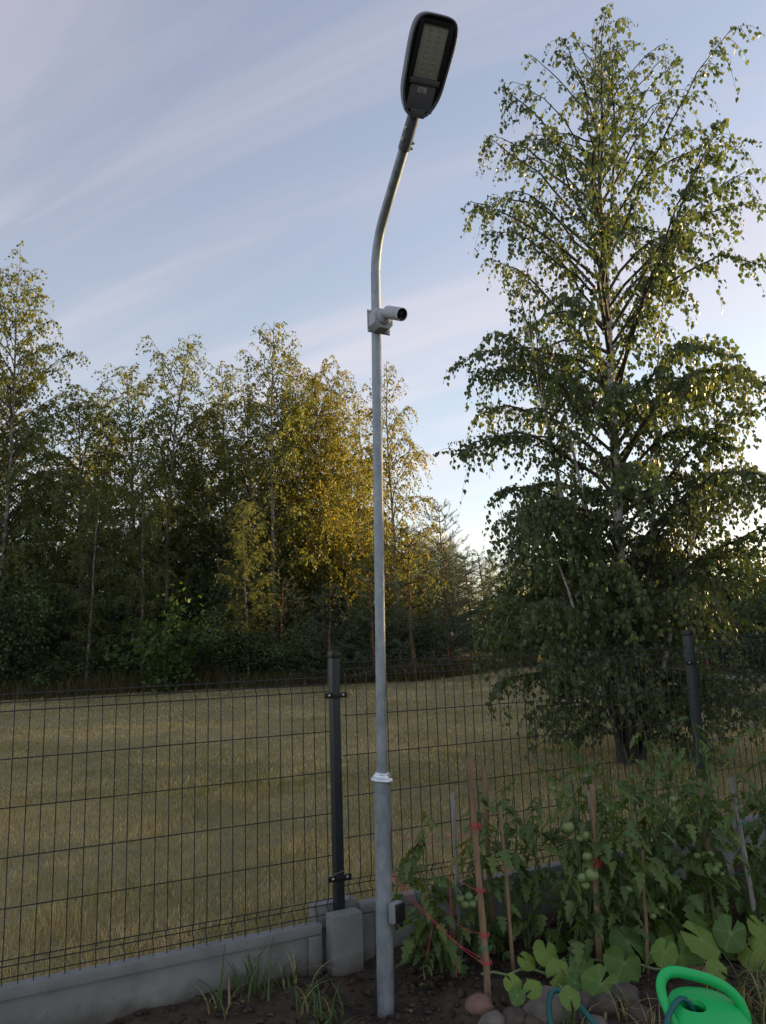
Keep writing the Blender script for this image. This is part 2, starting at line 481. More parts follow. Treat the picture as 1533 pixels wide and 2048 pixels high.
LEAF5 = (np.array([(0, 0, 0), (0.27, 0.12, .05), (0.40, 0.34, .08), (0.20, 0.68, .05), (0, 1.0, 0), (-0.27, 0.12, .05), (-0.40, 0.34, .08), (-0.20, 0.68, .05)]),
         np.array([(0, 1, 2, 3, 4), (0, 4, 7, 6, 5)]))
LEAF3 = (np.array([(0, 0, 0), (0.38, 0.38, .07), (0, 1.0, 0), (-0.38, 0.38, .07)]), np.array([(0, 1, 2), (0, 2, 3)]))


def leaves_np(P, A, Nn, S, shape):
    """leaf faces: P base, A axis, Nn normal, S size"""
    T, Fc = shape
    A = unit(A); X = unit(np.cross(A, Nn)); Nn = np.cross(X, A)
    V = P[:, None] + S[:, None, None] * (T[None, :, :1] * X[:, None] + T[None, :, 1:2] * A[:, None] + T[None, :, 2:3] * Nn[:, None])
    F = (np.arange(len(P))[:, None, None] * len(T) + Fc[None]).reshape(-1, Fc.shape[1])
    return V.reshape(-1, 3), F


def rnd_leaf_frames(rg, n, hang=0.8):
    A = rg.normal(size=(n, 3)); A[:, 2] = -np.abs(A[:, 2]) * 0.4
    A = unit(A) * (1 - hang) + np.array([0, 0, -1.0]) * hang + rg.normal(size=(n, 3)) * 0.18
    Nn = rg.normal(size=(n, 3)); Nn[:, 2] *= 0.45
    return A, Nn


# ------------------------------------------------------------------ layout of the plot
FA = 0.46108                                   # fence bearing
FO = np.array([-0.3399, 4.0531])
FD = np.array([math.cos(FA), math.sin(FA)])
FN = np.array([-math.sin(FA), math.cos(FA)])   # away from the garden


def fpt(t, d=0.0): return FO + FD * t + FN * d


def ftd(x, y):
    rx, ry = x - FO[0], y - FO[1]
    return rx * FD[0] + ry * FD[1], rx * FN[0] + ry * FN[1]


def vnoise(x, y, seed=0):
    """cheap smooth value noise in numpy"""
    xi, yi = np.floor(x).astype(np.int64), np.floor(y).astype(np.int64)
    fx, fy = x - xi, y - yi
    fx, fy = fx * fx * (3 - 2 * fx), fy * fy * (3 - 2 * fy)

    def h(a, b):
        v = (a * 374761393 + b * 668265263 + seed * 974711) & 0xffffffff
        v = ((v ^ (v >> 13)) * 1274126177) & 0xffffffff
        return ((v ^ (v >> 16)) & 0xffff) / 65535.0
    return (h(xi, yi) * (1 - fx) + h(xi + 1, yi) * fx) * (1 - fy) + (h(xi, yi + 1) * (1 - fx) + h(xi + 1, yi + 1) * fx) * fy


def lawn_z(x, y):
    t, d = ftd(np.asarray(x, float), np.asarray(y, float))
    tt = np.clip(t, -40, 40)
    z = 0.195 + 0.027 * tt + 0.0315 * np.clip(d, 0, 22) + 0.004 * np.clip(d - 22, 0, 300)
    return z + 0.03 * (vnoise(np.asarray(x) * 0.8, np.asarray(y) * 0.8, 3) - 0.5) * np.clip(d, 0, 1)


def soil_z(x, y):
    x = np.asarray(x, float); y = np.asarray(y, float)
    t, d = ftd(x, y)
    z = 0.02 * np.clip(t, 0, 4) * np.clip(1 + d, 0, 1) + 0.012 * np.clip(-t, 0, 4)
    z = z + 0.05 * (vnoise(x * 2.6, y * 2.6, 1) - 0.5) + 0.035 * (vnoise(x * 8, y * 8, 2) - 0.5) + 0.016 * (vnoise(x * 22, y * 22, 5) - 0.5)
    return z - 0.02 * np.exp(-((x + 0.063) ** 2 + (y - 3.66) ** 2) / 0.02)


def fence_sheet(name, ts, ds, zf, material):
    """sheet laid out along the fence line"""
    T, D = np.meshgrid(ts, ds, indexing='xy')
    X = FO[0] + FD[0] * T + FN[0] * D
    Y = FO[1] + FD[1] * T + FN[1] * D
    V = np.stack([X, Y, zf(X, Y)], -1).reshape(-1, 3)
    ny, nx = X.shape
    i = np.arange(ny * nx).reshape(ny, nx)
    F = np.stack([i[:-1, :-1], i[:-1, 1:], i[1:, 1:], i[1:, :-1]], -1).reshape(-1, 4)
    return np_mesh(name, V, F, material, smooth=True)


# lawn: one sheet to the horizon; garden soil: the near side of the fence
lm = mat('lawn', rough=0.95, spec=0.1)
noisy(lm, (0.18, 0.165, 0.085), (0.32, 0.27, 0.155), 0.55, 10, 0.8, 24, 0.36, 0.66, coord='Object', bdist=0.03)
ts = np.concatenate([np.linspace(-1500, -60, 12), np.linspace(-55, -16, 14), np.linspace(-15, 22, 150), np.linspace(23, 60, 14), np.linspace(70, 1500, 12)])
ds = np.concatenate([np.linspace(0, 24, 140), np.linspace(25, 70, 16), np.linspace(80, 2500, 16)])
link('lawn', fence_sheet('lawn', ts, ds, lawn_z, 'lawn'), kind='structure')
ts = np.concatenate([np.linspace(-600, -12, 10), np.linspace(-9, -3.2, 12), np.linspace(-3, 3.5, 230), np.linspace(3.8, 9, 14), np.linspace(12, 600, 10)])
ds = np.concatenate([np.linspace(-600, -8, 8), np.linspace(-7, -2.4, 12), np.linspace(-2.3, -0.005, 90)])
link('garden_soil', fence_sheet('garden_soil', ts, ds, soil_z, 'soil'), kind='structure')

# ------------------------------------------------------------------ panel fence
FROT = Matrix.Rotation(FA, 3, 'Z')
POST_T = [-2.53, 0.06, 2.65, 5.24]
FOLD_Z = [1.326, 1.399, 1.4655]              # top fold line of the three panels


def f3(t, d, z):
    p = fpt(t, d); return Vector((p[0], p[1], z))


# one bent vertical wire, shared by all panels (origin at the fold line)
ZV = [0.092, 0.072, 0.036, 0.0, -0.2, -0.4, -0.6, -0.8, -1.0, -1.033, -1.068, -1.098]
DV = [0, 0, 0.028, 0, 0, 0, 0, 0, 0, 0.028, 0, 0]
wire_v = MB().tube([(0, d, z) for z, d in zip(ZV, DV)], 0.0024, 6).mesh('wire', 'fence_wire')
HOR = [(0.072, 0.0), (0.036, 0.028), (0.0, 0.0), (-0.2, 0), (-0.4, 0), (-0.6, 0), (-0.8, 0), (-1.0, 0), (-1.033, 0.028), (-1.068, 0)]
panel_labels = ['wire mesh fence panel running out of the picture beside the open lawn',
                'wire mesh fence panel between the two dark posts, behind the lamp pole',
                'wire mesh fence panel beyond the right dark post, partly behind tomato plants']
rw = random.Random(4)
for i in range(3):
    ta, tb = POST_T[i] + 0.035, POST_T[i + 1] - 0.035
    root = empty('mesh_fence', f3(ta, -0.012, FOLD_Z[i]), FA, label=panel_labels[i], cat='fence panel', group='wire mesh fence panels')
    ln = tb - ta
    wire_h = MB().tube([(0, 0, 0), (ln * .5, 0, -0.001), (ln, 0, 0)], 0.0026, 6).mesh('wire', 'fence_wire')
    for z, d in HOR:
        link('wire', wire_h, root, loc=(0, d - 0.0046, z))
    n = int(ln / 0.0603)
    off = (ln - n * 0.0603) / 2
    for k in range(n + 1):
        link('wire', wire_v, root, loc=(off + k * 0.0603 + rw.uniform(-.0012, .0012), 0, 0), rot=(0, rw.uniform(-.0015, .0015), 0))

post_labels = ['dark grey fence post at the far end of the open panel', 'dark grey fence post standing beside the galvanised lamp pole',
               'dark grey fence post rising behind the tomato plants', 'dark grey fence post closing the tomato side panel']
POST_TOP = [1.44, 1.515, 1.570, 1.64]
PL_TOP = [0.226, 0.281, 0.335, 0.40]          # tops of the concrete plinths


def bolt_mesh():
    return MB().lathe([(0.0075, 0), (0.0078, 0.003), (0.006, 0.006), (0.002, 0.0075)], 10).mesh('bolt', 'zinc_bolt')


BOLT = bolt_mesh()
for i, t in enumerate(POST_T):
    zb = (PL_TOP[max(i - 1, 0)] + PL_TOP[min(i, 2)]) / 2 - 0.02
    root = empty('fence_post', f3(t, 0.0, zb), FA, label=post_labels[i], cat='fence post', group='dark grey fence posts')
    h = POST_TOP[i] - zb
    MB().box((0, 0, h / 2 - 0.03), (0.042, 0.060, h + 0.04), bev=0.0035).build('post_tube', 'fence_coat', root)
    c = MB().box((0, 0, h - 0.004), (0.0465, 0.0645, 0.034), bev=0.004)
    c.box((0, 0, h + 0.014), (0.040, 0.058, 0.008), bev=0.0035)
    c.build('cap', 'black_plastic', root)
    for zc in ((1.305 if i != 2 else 1.37) + (0.035 if i == 3 else 0) - zb, (0.415 if i < 2 else 0.47) - zb):
        cl = MB().box((0, -0.0325, zc), (0.047, 0.005, 0.028), bev=0.001)
        for sx in (-1, 1):
            cl.box((sx * 0.024, -0.024, zc), (0.004, 0.022, 0.028), bev=0.001)
            cl.box((sx * 0.043, -0.0215, zc), (0.040, 0.004, 0.028), bev=0.001)
        co = cl.build('clamp', 'black_plastic', root)
        for sx in (-1, 1):
            link('bolt', BOLT, co, loc=(sx * 0.038, -0.0238, zc), rot=(R(90), 0, 0))


def plinth(t0, t1, ztop, label):
    root = empty('concrete_plinth', f3((t0 + t1) / 2, 0, 0), FA, label=label, cat='plinth', group='concrete plinths under the fence')
    L = t1 - t0; zb = -0.12; h = ztop - zb
    bm = bmesh.new()
    # slab with a recessed field framed by a ledge on the garden side
    m = MB().box((0, 0.004, (ztop + zb) / 2), (L, 0.038, h), bev=0.003)
    m.build('slab', 'concrete', root)
    le = MB().box((0, -0.0238, ztop - 0.024), (L, 0.022, 0.046), bev=0.005)
    le.build('ledge', 'concrete', root)
    for s in (-1, 1):
        MB().box((s * (L / 2 - 0.035), -0.0228, (ztop - 0.05 + zb) / 2), (0.07, 0.019, ztop - 0.052 - zb), bev=0.004).build('end_rib', 'concrete', root)
    bm.free()


plinth(-2.43, -0.045, PL_TOP[0], 'low concrete plinth wall under the open fence panel at the lawn')
plinth(0.165, 2.55, PL_TOP[1], 'low concrete plinth wall running behind the lamp pole and tomatoes')
plinth(2.76, 5.14, PL_TOP[2], 'low concrete plinth wall under the fence beyond the right post')

# the concrete connector blocks that hold post and plinths
blk_labels = ['concrete footing block at the far end of the open panel', 'pale concrete footing block under the fence post beside the lamp pole',
              'concrete footing block under the right fence post behind tomatoes', 'concrete footing block at the end of the tomato side']
for i, t in enumerate(POST_T):
    zt = [0.225, 0.272, 0.33, 0.38][i]
    root = empty('footing_block', f3(t, 0, 0), FA, label=blk_labels[i], cat='concrete block', group='concrete blocks under the fence posts')
    MB().box((-0.004, -0.072, (zt - 0.12) / 2), (0.160, 0.085, zt + 0.12), bev=0.0035).build('front_block', 'concrete', root)
    MB().box((-0.01, 0.062, (zt - 0.10) / 2), (0.23, 0.07, zt + 0.14), bev=0.006).build('rear_block', 'concrete', root)

# ------------------------------------------------------------------ street lamp
lamp = empty('street_lamp', (-0.063, 3.66, 0), label='galvanised garden lamp pole with bent arm and dark LED head', cat='lamp post')
LO = Vector((-0.063, 3.66, 0))
base, coll, bend = Vector((-0.063, 3.66, -0.12)), Vector((-0.046, 3.66, 0.945)), Vector((0.006, 3.66, 3.60))
armE = Vector((0.207, 3.20, 3.994)); tip = Vector((0.310, 2.90, 4.264))


def rel(pts): return [tuple(Vector(p) - LO) for p in pts]


MB().tube(rel([base, base.lerp(coll, .5), coll]), 0.0375, 32).build('lower_tube', 'galvanised', lamp)
# upper tube: straight, then a rounded bend into the arm
ud = (bend - coll).normalized(); ad = (armE - bend).normalized()
p0, p1 = bend - ud * 0.17, bend + ad * 0.17
arc = [p0.lerp(bend, s).lerp(bend.lerp(p1, s), s) for s in [k / 14 for k in range(15)]]
path = [coll - ud * 0.02 + ud * k * (p0 - coll).length / 6 for k in range(6)] + arc + [armE - ad * 0.10, armE - ad * 0.02]
MB().tube(rel(path), 0.0243, 28).build('upper_tube', 'galvanised', lamp)
q = ud.to_track_quat('Z', 'Y')
tilt = Matrix.Rotation(R(6), 3, 'Y')
Mc = Matrix.Translation(coll - LO) @ tilt.to_4x4()
MB().lathe([(0.0255, 0.033), (0.034, 0.031), (0.036, 0.025), (0.041, 0.022), (0.043, 0.014), (0.048, 0.011), (0.052, 0.003), (0.054, -0.002), (0.0515, -0.004), (0.0385, -0.003)], 40, Mc, cap=False).build('collar', 'aluminium', lamp)

# luminaire: local frame x across, y along the head, z up through the cover
hd = (tip - armE).normalized()
hx = hd.cross(Vector((0, 0, 1))).normalized()
hz = hx.cross(hd).normalized()
ROLLH = Matrix.Rotation(R(7), 3, hd)
hx, hz = ROLLH @ hx, ROLLH @ hz
HM = Matrix(((hx.x, hd.x, hz.x, armE.x - LO.x), (hx.y, hd.y, hz.y, armE.y - LO.y), (hx.z, hd.z, hz.z, armE.z - LO.z), (0, 0, 0, 1)))
LH = (tip - armE).length


def outline(scale_w=1.0, inset=0.0, n=64, y0=0.0, y1=None, wb=0.096, wt=0.118):
    """rounded tapered head outline, counter-clockwise"""
    y1 = LH if y1 is None else y1
    yc, hl = (y0 + y1) / 2, (y1 - y0) / 2
    pts = []
    for k in range(n):
        a = 2 * math.pi * k / n
        c, s = math.cos(a), math.sin(a)
        e = 0.46
        px = math.copysign(abs(c) ** e, c); py = math.copysign(abs(s) ** e, s)
        w = wb + (wt - wb) * (py * 0.5 + 0.5)
        if py < -0.35: w *= 1 - 0.30 * ((-py - 0.35) / 0.65) ** 2
        pts.append((px * (w - inset) * scale_w, yc + py * (hl - inset)))
    return pts


def head_loft(rings, cap0=True, cap1=True):
    n = len(rings[0]); m = MB(); vs = [v for r_ in rings for v in r_]
    fs = []
    for i in range(len(rings) - 1):
        for j in range(n):
            k = (j + 1) % n
            fs.append((i * n + j, i * n + k, (i + 1) * n + k, (i + 1) * n + j))
    if cap0: fs.append(tuple(range(n))[::-1])
    if cap1: fs.append(tuple((len(rings) - 1) * n + j for j in range(n)))
    m.add([HM @ Vector(v) for v in vs], fs)
    return m


def ring(z, inset=0.0, **kw): return [(x, y, z) for x, y in outline(inset=inset, **kw)]


# cover shell, open rim facing down with the dark tray set into it
cover = head_loft([ring(-0.030, 0.011), ring(-0.034, 0.009), ring(-0.036, 0.004), ring(-0.034, 0.001), ring(-0.012, 0.0), ring(0.012, 0.006), ring(0.030, 0.022), ring(0.040, 0.045), ring(0.043, 0.062)], cap0=False).build('cover', 'lamp_paint', lamp)
head_loft([ring(-0.0305, 0.0095), ring(-0.0275, 0.012), ring(-0.024, 0.014)], cap0=False).build('tray', 'lamp_dark', cover)
# recess around the LED window: frame, board, glass
def hbox(c, size, bev=0.0015):
    m = MB().box(c, size, bev=bev); m.v = [tuple(HM @ Vector(v)) for v in m.v]; return m
ywin0, ywin1 = 0.165, LH - 0.040
hbox((0, (ywin0 + ywin1) / 2, -0.026), (0.124, ywin1 - ywin0, 0.004)).build('led_board', 'led_board', cover)
wf = MB()
for sx in (-1, 1): wf.box((sx * 0.0745, (ywin0 + ywin1) / 2, -0.0295), (0.024, ywin1 - ywin0 + 0.03, 0.008), bev=0.002)
wf.box((0, ywin1 + 0.006, -0.0295), (0.125, 0.018, 0.008), bev=0.002)
wf.v = [tuple(HM @ Vector(v)) for v in wf.v]
wf.build('window_frame', 'lamp_dark', cover)
hbox((0, (ywin0 + ywin1) / 2, -0.0325), (0.130, ywin1 - ywin0 + 0.006, 0.002), 0.0005).build('glass', 'lamp_glass', cover)
hbox((0, ywin0 - 0.013, -0.0315), (0.150, 0.022, 0.010), 0.003).build('cross_bar', 'lamp_grey', cover)
hatch = hbox((0, 0.085, -0.0295), (0.128, 0.108, 0.006), 0.003).build('hatch', 'lamp_paint', cover)
hbox((0.004, 0.116, -0.0335), (0.045, 0.024, 0.0012), 0.0003).build('label', 'label_paper', cover)
pr = MB()
for k in range(4): pr.box((0.004 + (k % 2) * 0.002, 0.1235 - k * 0.005, -0.0344), (0.034 - 0.006 * (k % 3), 0.0016, 0.0005))
pr.v = [tuple(HM @ Vector(v)) for v in pr.v]
pr.build('label_print', 'label_print', cover)
hbox((0.0, 0.018, -0.028), (0.075, 0.036, 0.020), 0.004).build('hinge_block', 'lamp_grey', cover)
for sx in (-1, 1):
    for yy in (0.135, 0.03):
        s_ = MB().lathe([(0.004, 0), (0.004, 0.003), (0.0015, 0.004)], 8)
        s_.v = [tuple(HM @ (Vector((sx * 0.066, yy, -0.032)) + Vector((v[0], v[1], -v[2])))) for v in s_.v]
        s_.build('screw', 'black_plastic', cover)
bd = MB()
for k in range(9):
    for sx in (-1, 1):
        bd.box((sx * 0.022, ywin0 + 0.02 + k * (ywin1 - ywin0 - 0.04) / 8, -0.0285), (0.016, 0.010, 0.002))
bd.v = [tuple(HM @ Vector(v)) for v in bd.v]
bd.build('led_row', 'led_board', cover)
# spigot sleeve with clamp bolts
ad2 = ad
sl = MB().tube(rel([armE - ad * 0.155, armE - ad * 0.15, armE - ad * 0.03, armE + hd * 0.025]), [0.0275, 0.0295, 0.0295, 0.027], 24)
spg = sl.build('spigot', 'lamp_paint', lamp)
sidev = ad.cross(Vector((0, 0, 1))).normalized()
for k, (dd, ss) in enumerate(((0.055, 1), (0.105, 1), (0.115, -1), (0.14, -1))):
    c0 = armE - ad * dd
    outd = (sidev * ss * 0.8 - hz * 0.5 * (1 if ss > 0 else 0.2)).normalized()
    MB().tube(rel([c0 + outd * 0.027, c0 + outd * 0.035, c0 + outd * 0.0352, c0 + outd * 0.042]), [0.0085, 0.0085, 0.005, 0.005], 8).build('clamp_bolt', 'zinc_bolt', spg)

# ------------------------------------------------------------------ security camera on the pole
PZ = 3.165
pc = coll + ud * ((PZ - coll.z) / ud.z)
# box faces right of the camera: axis in plan
BA = R(-62)
sc_root = empty('security_camera', (pc.x, pc.y, PZ), BA, label='white bullet security camera on a box strapped to the lamp pole', cat='camera')
# local: x = facing direction, y = sideways, z = up (octagonal box strapped on the pole)
def octo(h, w, c): return [(-w + c, -h), (w - c, -h), (w, -h + c), (w, h - c), (w - c, h), (-w + c, h), (-w, h - c), (-w, -h + c)]
def octo_prism(x0, x1, h0, h1, c):
    m = MB(); o0 = octo(h0, h0, c); o1 = octo(h1, h1, c * .9)
    m.add([(x0, y, z) for y, z in o0] + [(x1, y, z) for y, z in o1], [tuple(range(8))[::-1], tuple(range(8, 16))] + [(j, (j + 1) % 8, 8 + (j + 1) % 8, 8 + j) for j in range(8)])
    return m
plate = MB().box((0.026, 0, 0), (0.006, 0.126, 0.120), bev=0.002)
plate.build('back_plate', 'camera_grey', sc_root)
bx_ = octo_prism(0.029, 0.074, 0.058, 0.052, 0.026)
box_o = bx_.build('junction_box', 'camera_white', sc_root)
octo_prism(0.0735, 0.083, 0.054, 0.050, 0.025).build('box_lid', 'camera_white', box_o)
for sy in (-1, 1):
    for sz in (-1, 1):
        MB().lathe([(0.006, 0), (0.006, 0.004), (0.003, 0.005)], 8, Matrix.Translation((0.029, sy * 0.056, sz * 0.053)) @ Matrix.Rotation(R(90), 4, 'Y')).build('screw', 'zinc_bolt', box_o)
MB().tube([(0.0, 0, 0.045)] + [(0.032 * math.cos(a), 0.032 * math.sin(a), 0.045) for a in [k * math.pi / 10 for k in range(-6, 27)]], 0.0025, 6).build('strap', 'zinc_bolt', sc_root)
bs = MB().lathe([(0.038, 0), (0.038, 0.010), (0.034, 0.014), (0.020, 0.018)], 28, Matrix.Translation((0.083, 0, 0.004)) @ Matrix.Rotation(R(90), 4, 'Y'))
bso = bs.build('mount_base', 'camera_white', sc_root)
for (dy, dz) in ((0.026, 0.022), (-0.028, -0.008), (0.01, -0.03)):
    MB().lathe([(0.0045, 0), (0.0042, 0.0012)], 8, Matrix.Translation((0.0965, dy, 0.004 + dz)) @ Matrix.Rotation(R(90), 4, 'Y')).build('screw_hole', 'black_plastic', bso)
arm_p = [(0.095, 0.0, 0.006), (0.108, 0.001, 0.006), (0.124, 0.004, 0.012)]
MB().tube(arm_p, [0.016, 0.014, 0.013], 14).build('bracket_arm', 'camera_white', sc_root)
# bullet body points to the right and slightly towards the garden
bd_dir = Matrix.Rotation(-BA, 3, 'Z') @ Vector((0.56, -0.70, -0.45)).normalized()
b0 = Vector((0.124, 0.004, 0.016))
qb = bd_dir.to_track_quat('Z', 'Y').to_matrix().to_4x4()
Mb = Matrix.Translation(b0) @ qb
cb = MB().lathe([(0.012, -0.012), (0.026, -0.010), (0.0315, -0.002), (0.0325, 0.010), (0.0325, 0.112), (0.0322, 0.118), (0.0295, 0.118), (0.0288, 0.100)], 32, Mb, cap=False)
cbo = cb.build('camera_body', 'camera_white', sc_root)
MB().lathe([(0.0290, 0.113), (0.0288, 0.102), (0.016, 0.098), (0.0155, 0.108), (0.002, 0.110)], 28, Mb, cap=False).build('lens_window', 'black_plastic', cbo)
MB().lathe([(0.0331, 0.084), (0.0333, 0.0845), (0.0333, 0.0855), (0.0331, 0.086)], 32, Mb, cap=False).build('seam', 'camera_grey', cbo)

# ------------------------------------------------------------------ outdoor socket on the lower tube
so = empty('socket_box', (-0.045, 3.660, 0.345), R(-38), label='light grey outdoor socket with black lid on the lamp pole base', cat='socket')
MB().box((0.053, 0, 0.042), (0.038, 0.060, 0.084), bev=0.005).build('housing', 'socket_grey', so)
lid = MB().box((0.0785, 0, 0.044), (0.014, 0.056, 0.078), bev=0.004).build('lid', 'black_plastic', so)
MB().box((0.0815, 0.0, -0.002), (0.012, 0.020, 0.022), bev=0.004).build('lid_tab', 'black_plastic', lid)
MB().tube([(0.070, -0.022, 0.006), (0.074, -0.024, -0.008), (0.076, -0.024, -0.018)], [0.009, 0.0085, 0.007], 12).build('cable_gland', 'black_plastic', so)

# ------------------------------------------------------------------ birch trees
def birch_parts(seed, H, prof, nprim, tw_gap, tw_len, leaf_gap, leaf_size, shape, droop=1.0, u0=0.12, r0=0.06, lean=(0, 0), wob=0.06, rise=(0.9, 1.7), hang=0.72, lean_tip=(0, 0), dens=lambda u: 1.0):
    """trunk tube, branch tubes and leaves of one birch, all in local metres"""
    rg = np.random.default_rng(seed)
    n = 26
    u = np.linspace(0, 1, n)
    tp = np.stack([lean[0] * u + lean_tip[0] * u ** 4 + wob * np.cumsum(rg.normal(size=n)) / n ** .5 * u, lean[1] * u + lean_tip[1] * u ** 4 + wob * np.cumsum(rg.normal(size=n)) / n ** .5 * u, H * u], 1)
    tr = r0 * (1 - u) ** 0.85 + 0.004
    tr[0] *= 1.35; tr[1] *= 1.1
    trunk = tubes_np(tp[None], tr[None], 9)
    tk = lambda uu: np.array([np.interp(uu, u, tp[:, i]) for i in range(3)]).T
    uu = u0 + (0.985 - u0) * (np.arange(nprim) + rg.uniform(-.4, .4, nprim)) / nprim
    uu = np.clip(uu, u0, 0.985)
    az = np.arange(nprim) * 2.399 + rg.uniform(-.5, .5, nprim)
    Rr = np.array([prof(x) for x in uu]) * rg.uniform(0.55, 1.05, nprim)
    rs = rg.uniform(rise[0], rise[1], nprim) * (0.7 + 0.85 * uu)
    dr = rg.uniform(0.45, 0.95, nprim) * droop
    m = 9
    s = np.linspace(0, 1, m)
    st = tk(uu)
    hx_ = np.cos(az)[:, None] * Rr[:, None] * s ** 0.92
    hy_ = np.sin(az)[:, None] * Rr[:, None] * s ** 0.92
    zz = Rr[:, None] * (rs[:, None] * s - dr[:, None] * s ** 2.2)
    PP = st[:, None] + np.stack([hx_, hy_, zz], -1)
    PP[:, 1:] += np.cumsum(rg.normal(size=(nprim, m - 1, 3)), 1) * 0.018 * np.clip(Rr, .4, 3)[:, None, None]
    ru = np.interp(uu, u, tr)
    rb = np.minimum(ru * 0.55, 0.006 + 0.010 * Rr)[:, None] * (1 - 0.85 * s) + 0.0012
    br = tubes_np(PP, rb, 4)
    # twigs
    T0, TD, TL = [], [], []
    for i in range(nprim):
        k = max(2, int(Rr[i] * 1.25 / tw_gap * dens(uu[i])))
        ss = np.clip(0.16 + 0.84 * (np.arange(k) + rg.uniform(0, 1, k)) / k, 0, 1)
        T0.append(np.stack([np.interp(ss, s, PP[i, :, j]) for j in range(3)], 1))
        aa = az[i] + rg.normal(0, 1.0, k)
        TD.append(np.stack([np.cos(aa), np.sin(aa)], 1))
        TL.append(rg.uniform(tw_len[0], tw_len[1], k) * (0.55 + 0.45 * np.clip(Rr[i], 0, 1.2)) * (1.15 - 0.5 * uu[i]))
    # leader twigs at the very top
    kt = 10
    ut = rg.uniform(0.86, 1.0, kt); at_ = rg.uniform(0, 6.28, kt)
    T0.append(tk(ut)); TD.append(np.stack([np.cos(at_), np.sin(at_)], 1)); TL.append(rg.uniform(.2, .4, kt))
    T0, TD, TL = np.concatenate(T0), np.concatenate(TD), np.concatenate(TL)
    q = 6
    sq = np.linspace(0, 1, q)
    upk = rg.uniform(-0.05, 0.55, len(TL)); dk = rg.uniform(0.5, 1.15, len(TL)) * droop
    TP = T0[:, None] + np.stack([TD[:, :1] * TL[:, None] * (sq * 0.75 - 0.18 * sq ** 2), TD[:, 1:] * TL[:, None] * (sq * 0.75 - 0.18 * sq ** 2), TL[:, None] * (upk[:, None] * sq - dk[:, None] * sq ** 2)], -1)
    tw = tubes_np(TP, (0.0030 * (1 - 0.7 * sq))[None] * np.ones((len(TL), 1)), 3)
    # leaves along the twigs and the outer part of the branches
    Lp = []
    for i in range(len(TL)):
        k = max(2, int(TL[i] / leaf_gap))
        ss = np.clip((np.arange(k) + rg.uniform(.1, .9, k)) / k, 0.05, 1)
        Lp.append(np.stack([np.interp(ss, sq, TP[i, :, j]) for j in range(3)], 1))
    P = np.concatenate(Lp)
    nl = len(P)
    A, Nn = rnd_leaf_frames(rg, nl, hang)
    P = P + rg.normal(size=(nl, 3)) * leaf_size * 0.35 + np.array([0, 0, -leaf_size * .15])
    S = leaf_size * rg.uniform(0.45, 1.28, nl)
    return trunk, join_np([br, tw]), (P, A, Nn, S), rg


def tree_meshes(name, parts, bark, leafm, shape, twigm='twig'):
    trunk, br, (P, A, Nn, S), rg = parts
    V, F = leaves_np(P, A, Nn, S, shape)
    rv = np.clip(rg.normal(0.42, 0.2, len(P)), 0, 1)
    rv[rg.random(len(P)) < 0.03] = 1.0
    cm = np_mesh(name + '_crown', V, F, leafm, rnd=np.repeat(rv, len(shape[0])))
    tm = np_mesh(name + '_trunk', *trunk, bark, smooth=True)
    bm_ = np_mesh(name + '_branches', *br, twigm, smooth=True)
    return tm, bm_, cm


# the near birch: several stems from one stool
def prof_near(u):
    return float(np.interp(u, [0, .12, .3, .5, .65, .8, .92, 1], [1.1, 1.6, 1.95, 1.95, 1.7, 1.12, .5, .1]))


near = empty('birch_tree', (2.30, 7.6, float(lawn_z(2.30, 7.6)) - 0.03), label='tall multi-stemmed birch with hanging leaves just behind the fence', cat='birch tree')
pn = birch_parts(14, 8.0, prof_near, 128, 0.062, (0.20, 0.60), 0.025, 0.050, LEAF5, droop=1.0, u0=0.05, r0=0.062, lean=(0.26, 0.0), wob=0.05, rise=(0.7, 1.6), dens=lambda u: 1.5 if u < .45 else (.92 if u < .7 else .66))
tm, bm_, cm = tree_meshes('near_birch', pn, 'birch_bark', 'birch_leaf', LEAF5)
link('trunk', tm, near); link('branches', bm_, near)
# side stems
stem_specs = [(21, 5.2, (-0.75, 0.10), 0.034, (-0.08, -0.03)), (22, 4.4, (-0.42, -0.25), 0.030, (-0.05, 0.06)), (23, 4.6, (0.75, 0.25), 0.036, (0.09, 0.03)), (24, 3.3, (0.9, -0.5), 0.024, (0.06, -0.06)), (25, 2.6, (-0.9, -0.5), 0.02, (-0.04, -0.08))]
crowns = [pn]
for sd, h, ln, r0, off in stem_specs:
    ps = birch_parts(sd, h, lambda u: float(np.interp(u, [0, .2, .6, 1], [.7, 1.15, .85, .15])), 28, 0.080, (0.22, 0.55), 0.027, 0.049, LEAF5, u0=0.08, r0=r0, lean=ln, wob=0.05, rise=(0.4, 1.2))
    t_, b_, _c = tree_meshes('near_birch_stem', ps, 'birch_bark', 'birch_leaf', LEAF5)
    link('stem', t_, near, loc=(off[0], off[1], 0)); link('branches', b_, near, loc=(off[0], off[1], 0))
    P_, A_, N_, S_ = ps[2]
    crowns.append((None, None, (P_ + np.array([off[0], off[1], 0]), A_, N_, S_), ps[3]))
allP, allA, allN, allS = [np.concatenate([c[2][i] for c in crowns]) for i in range(4)]
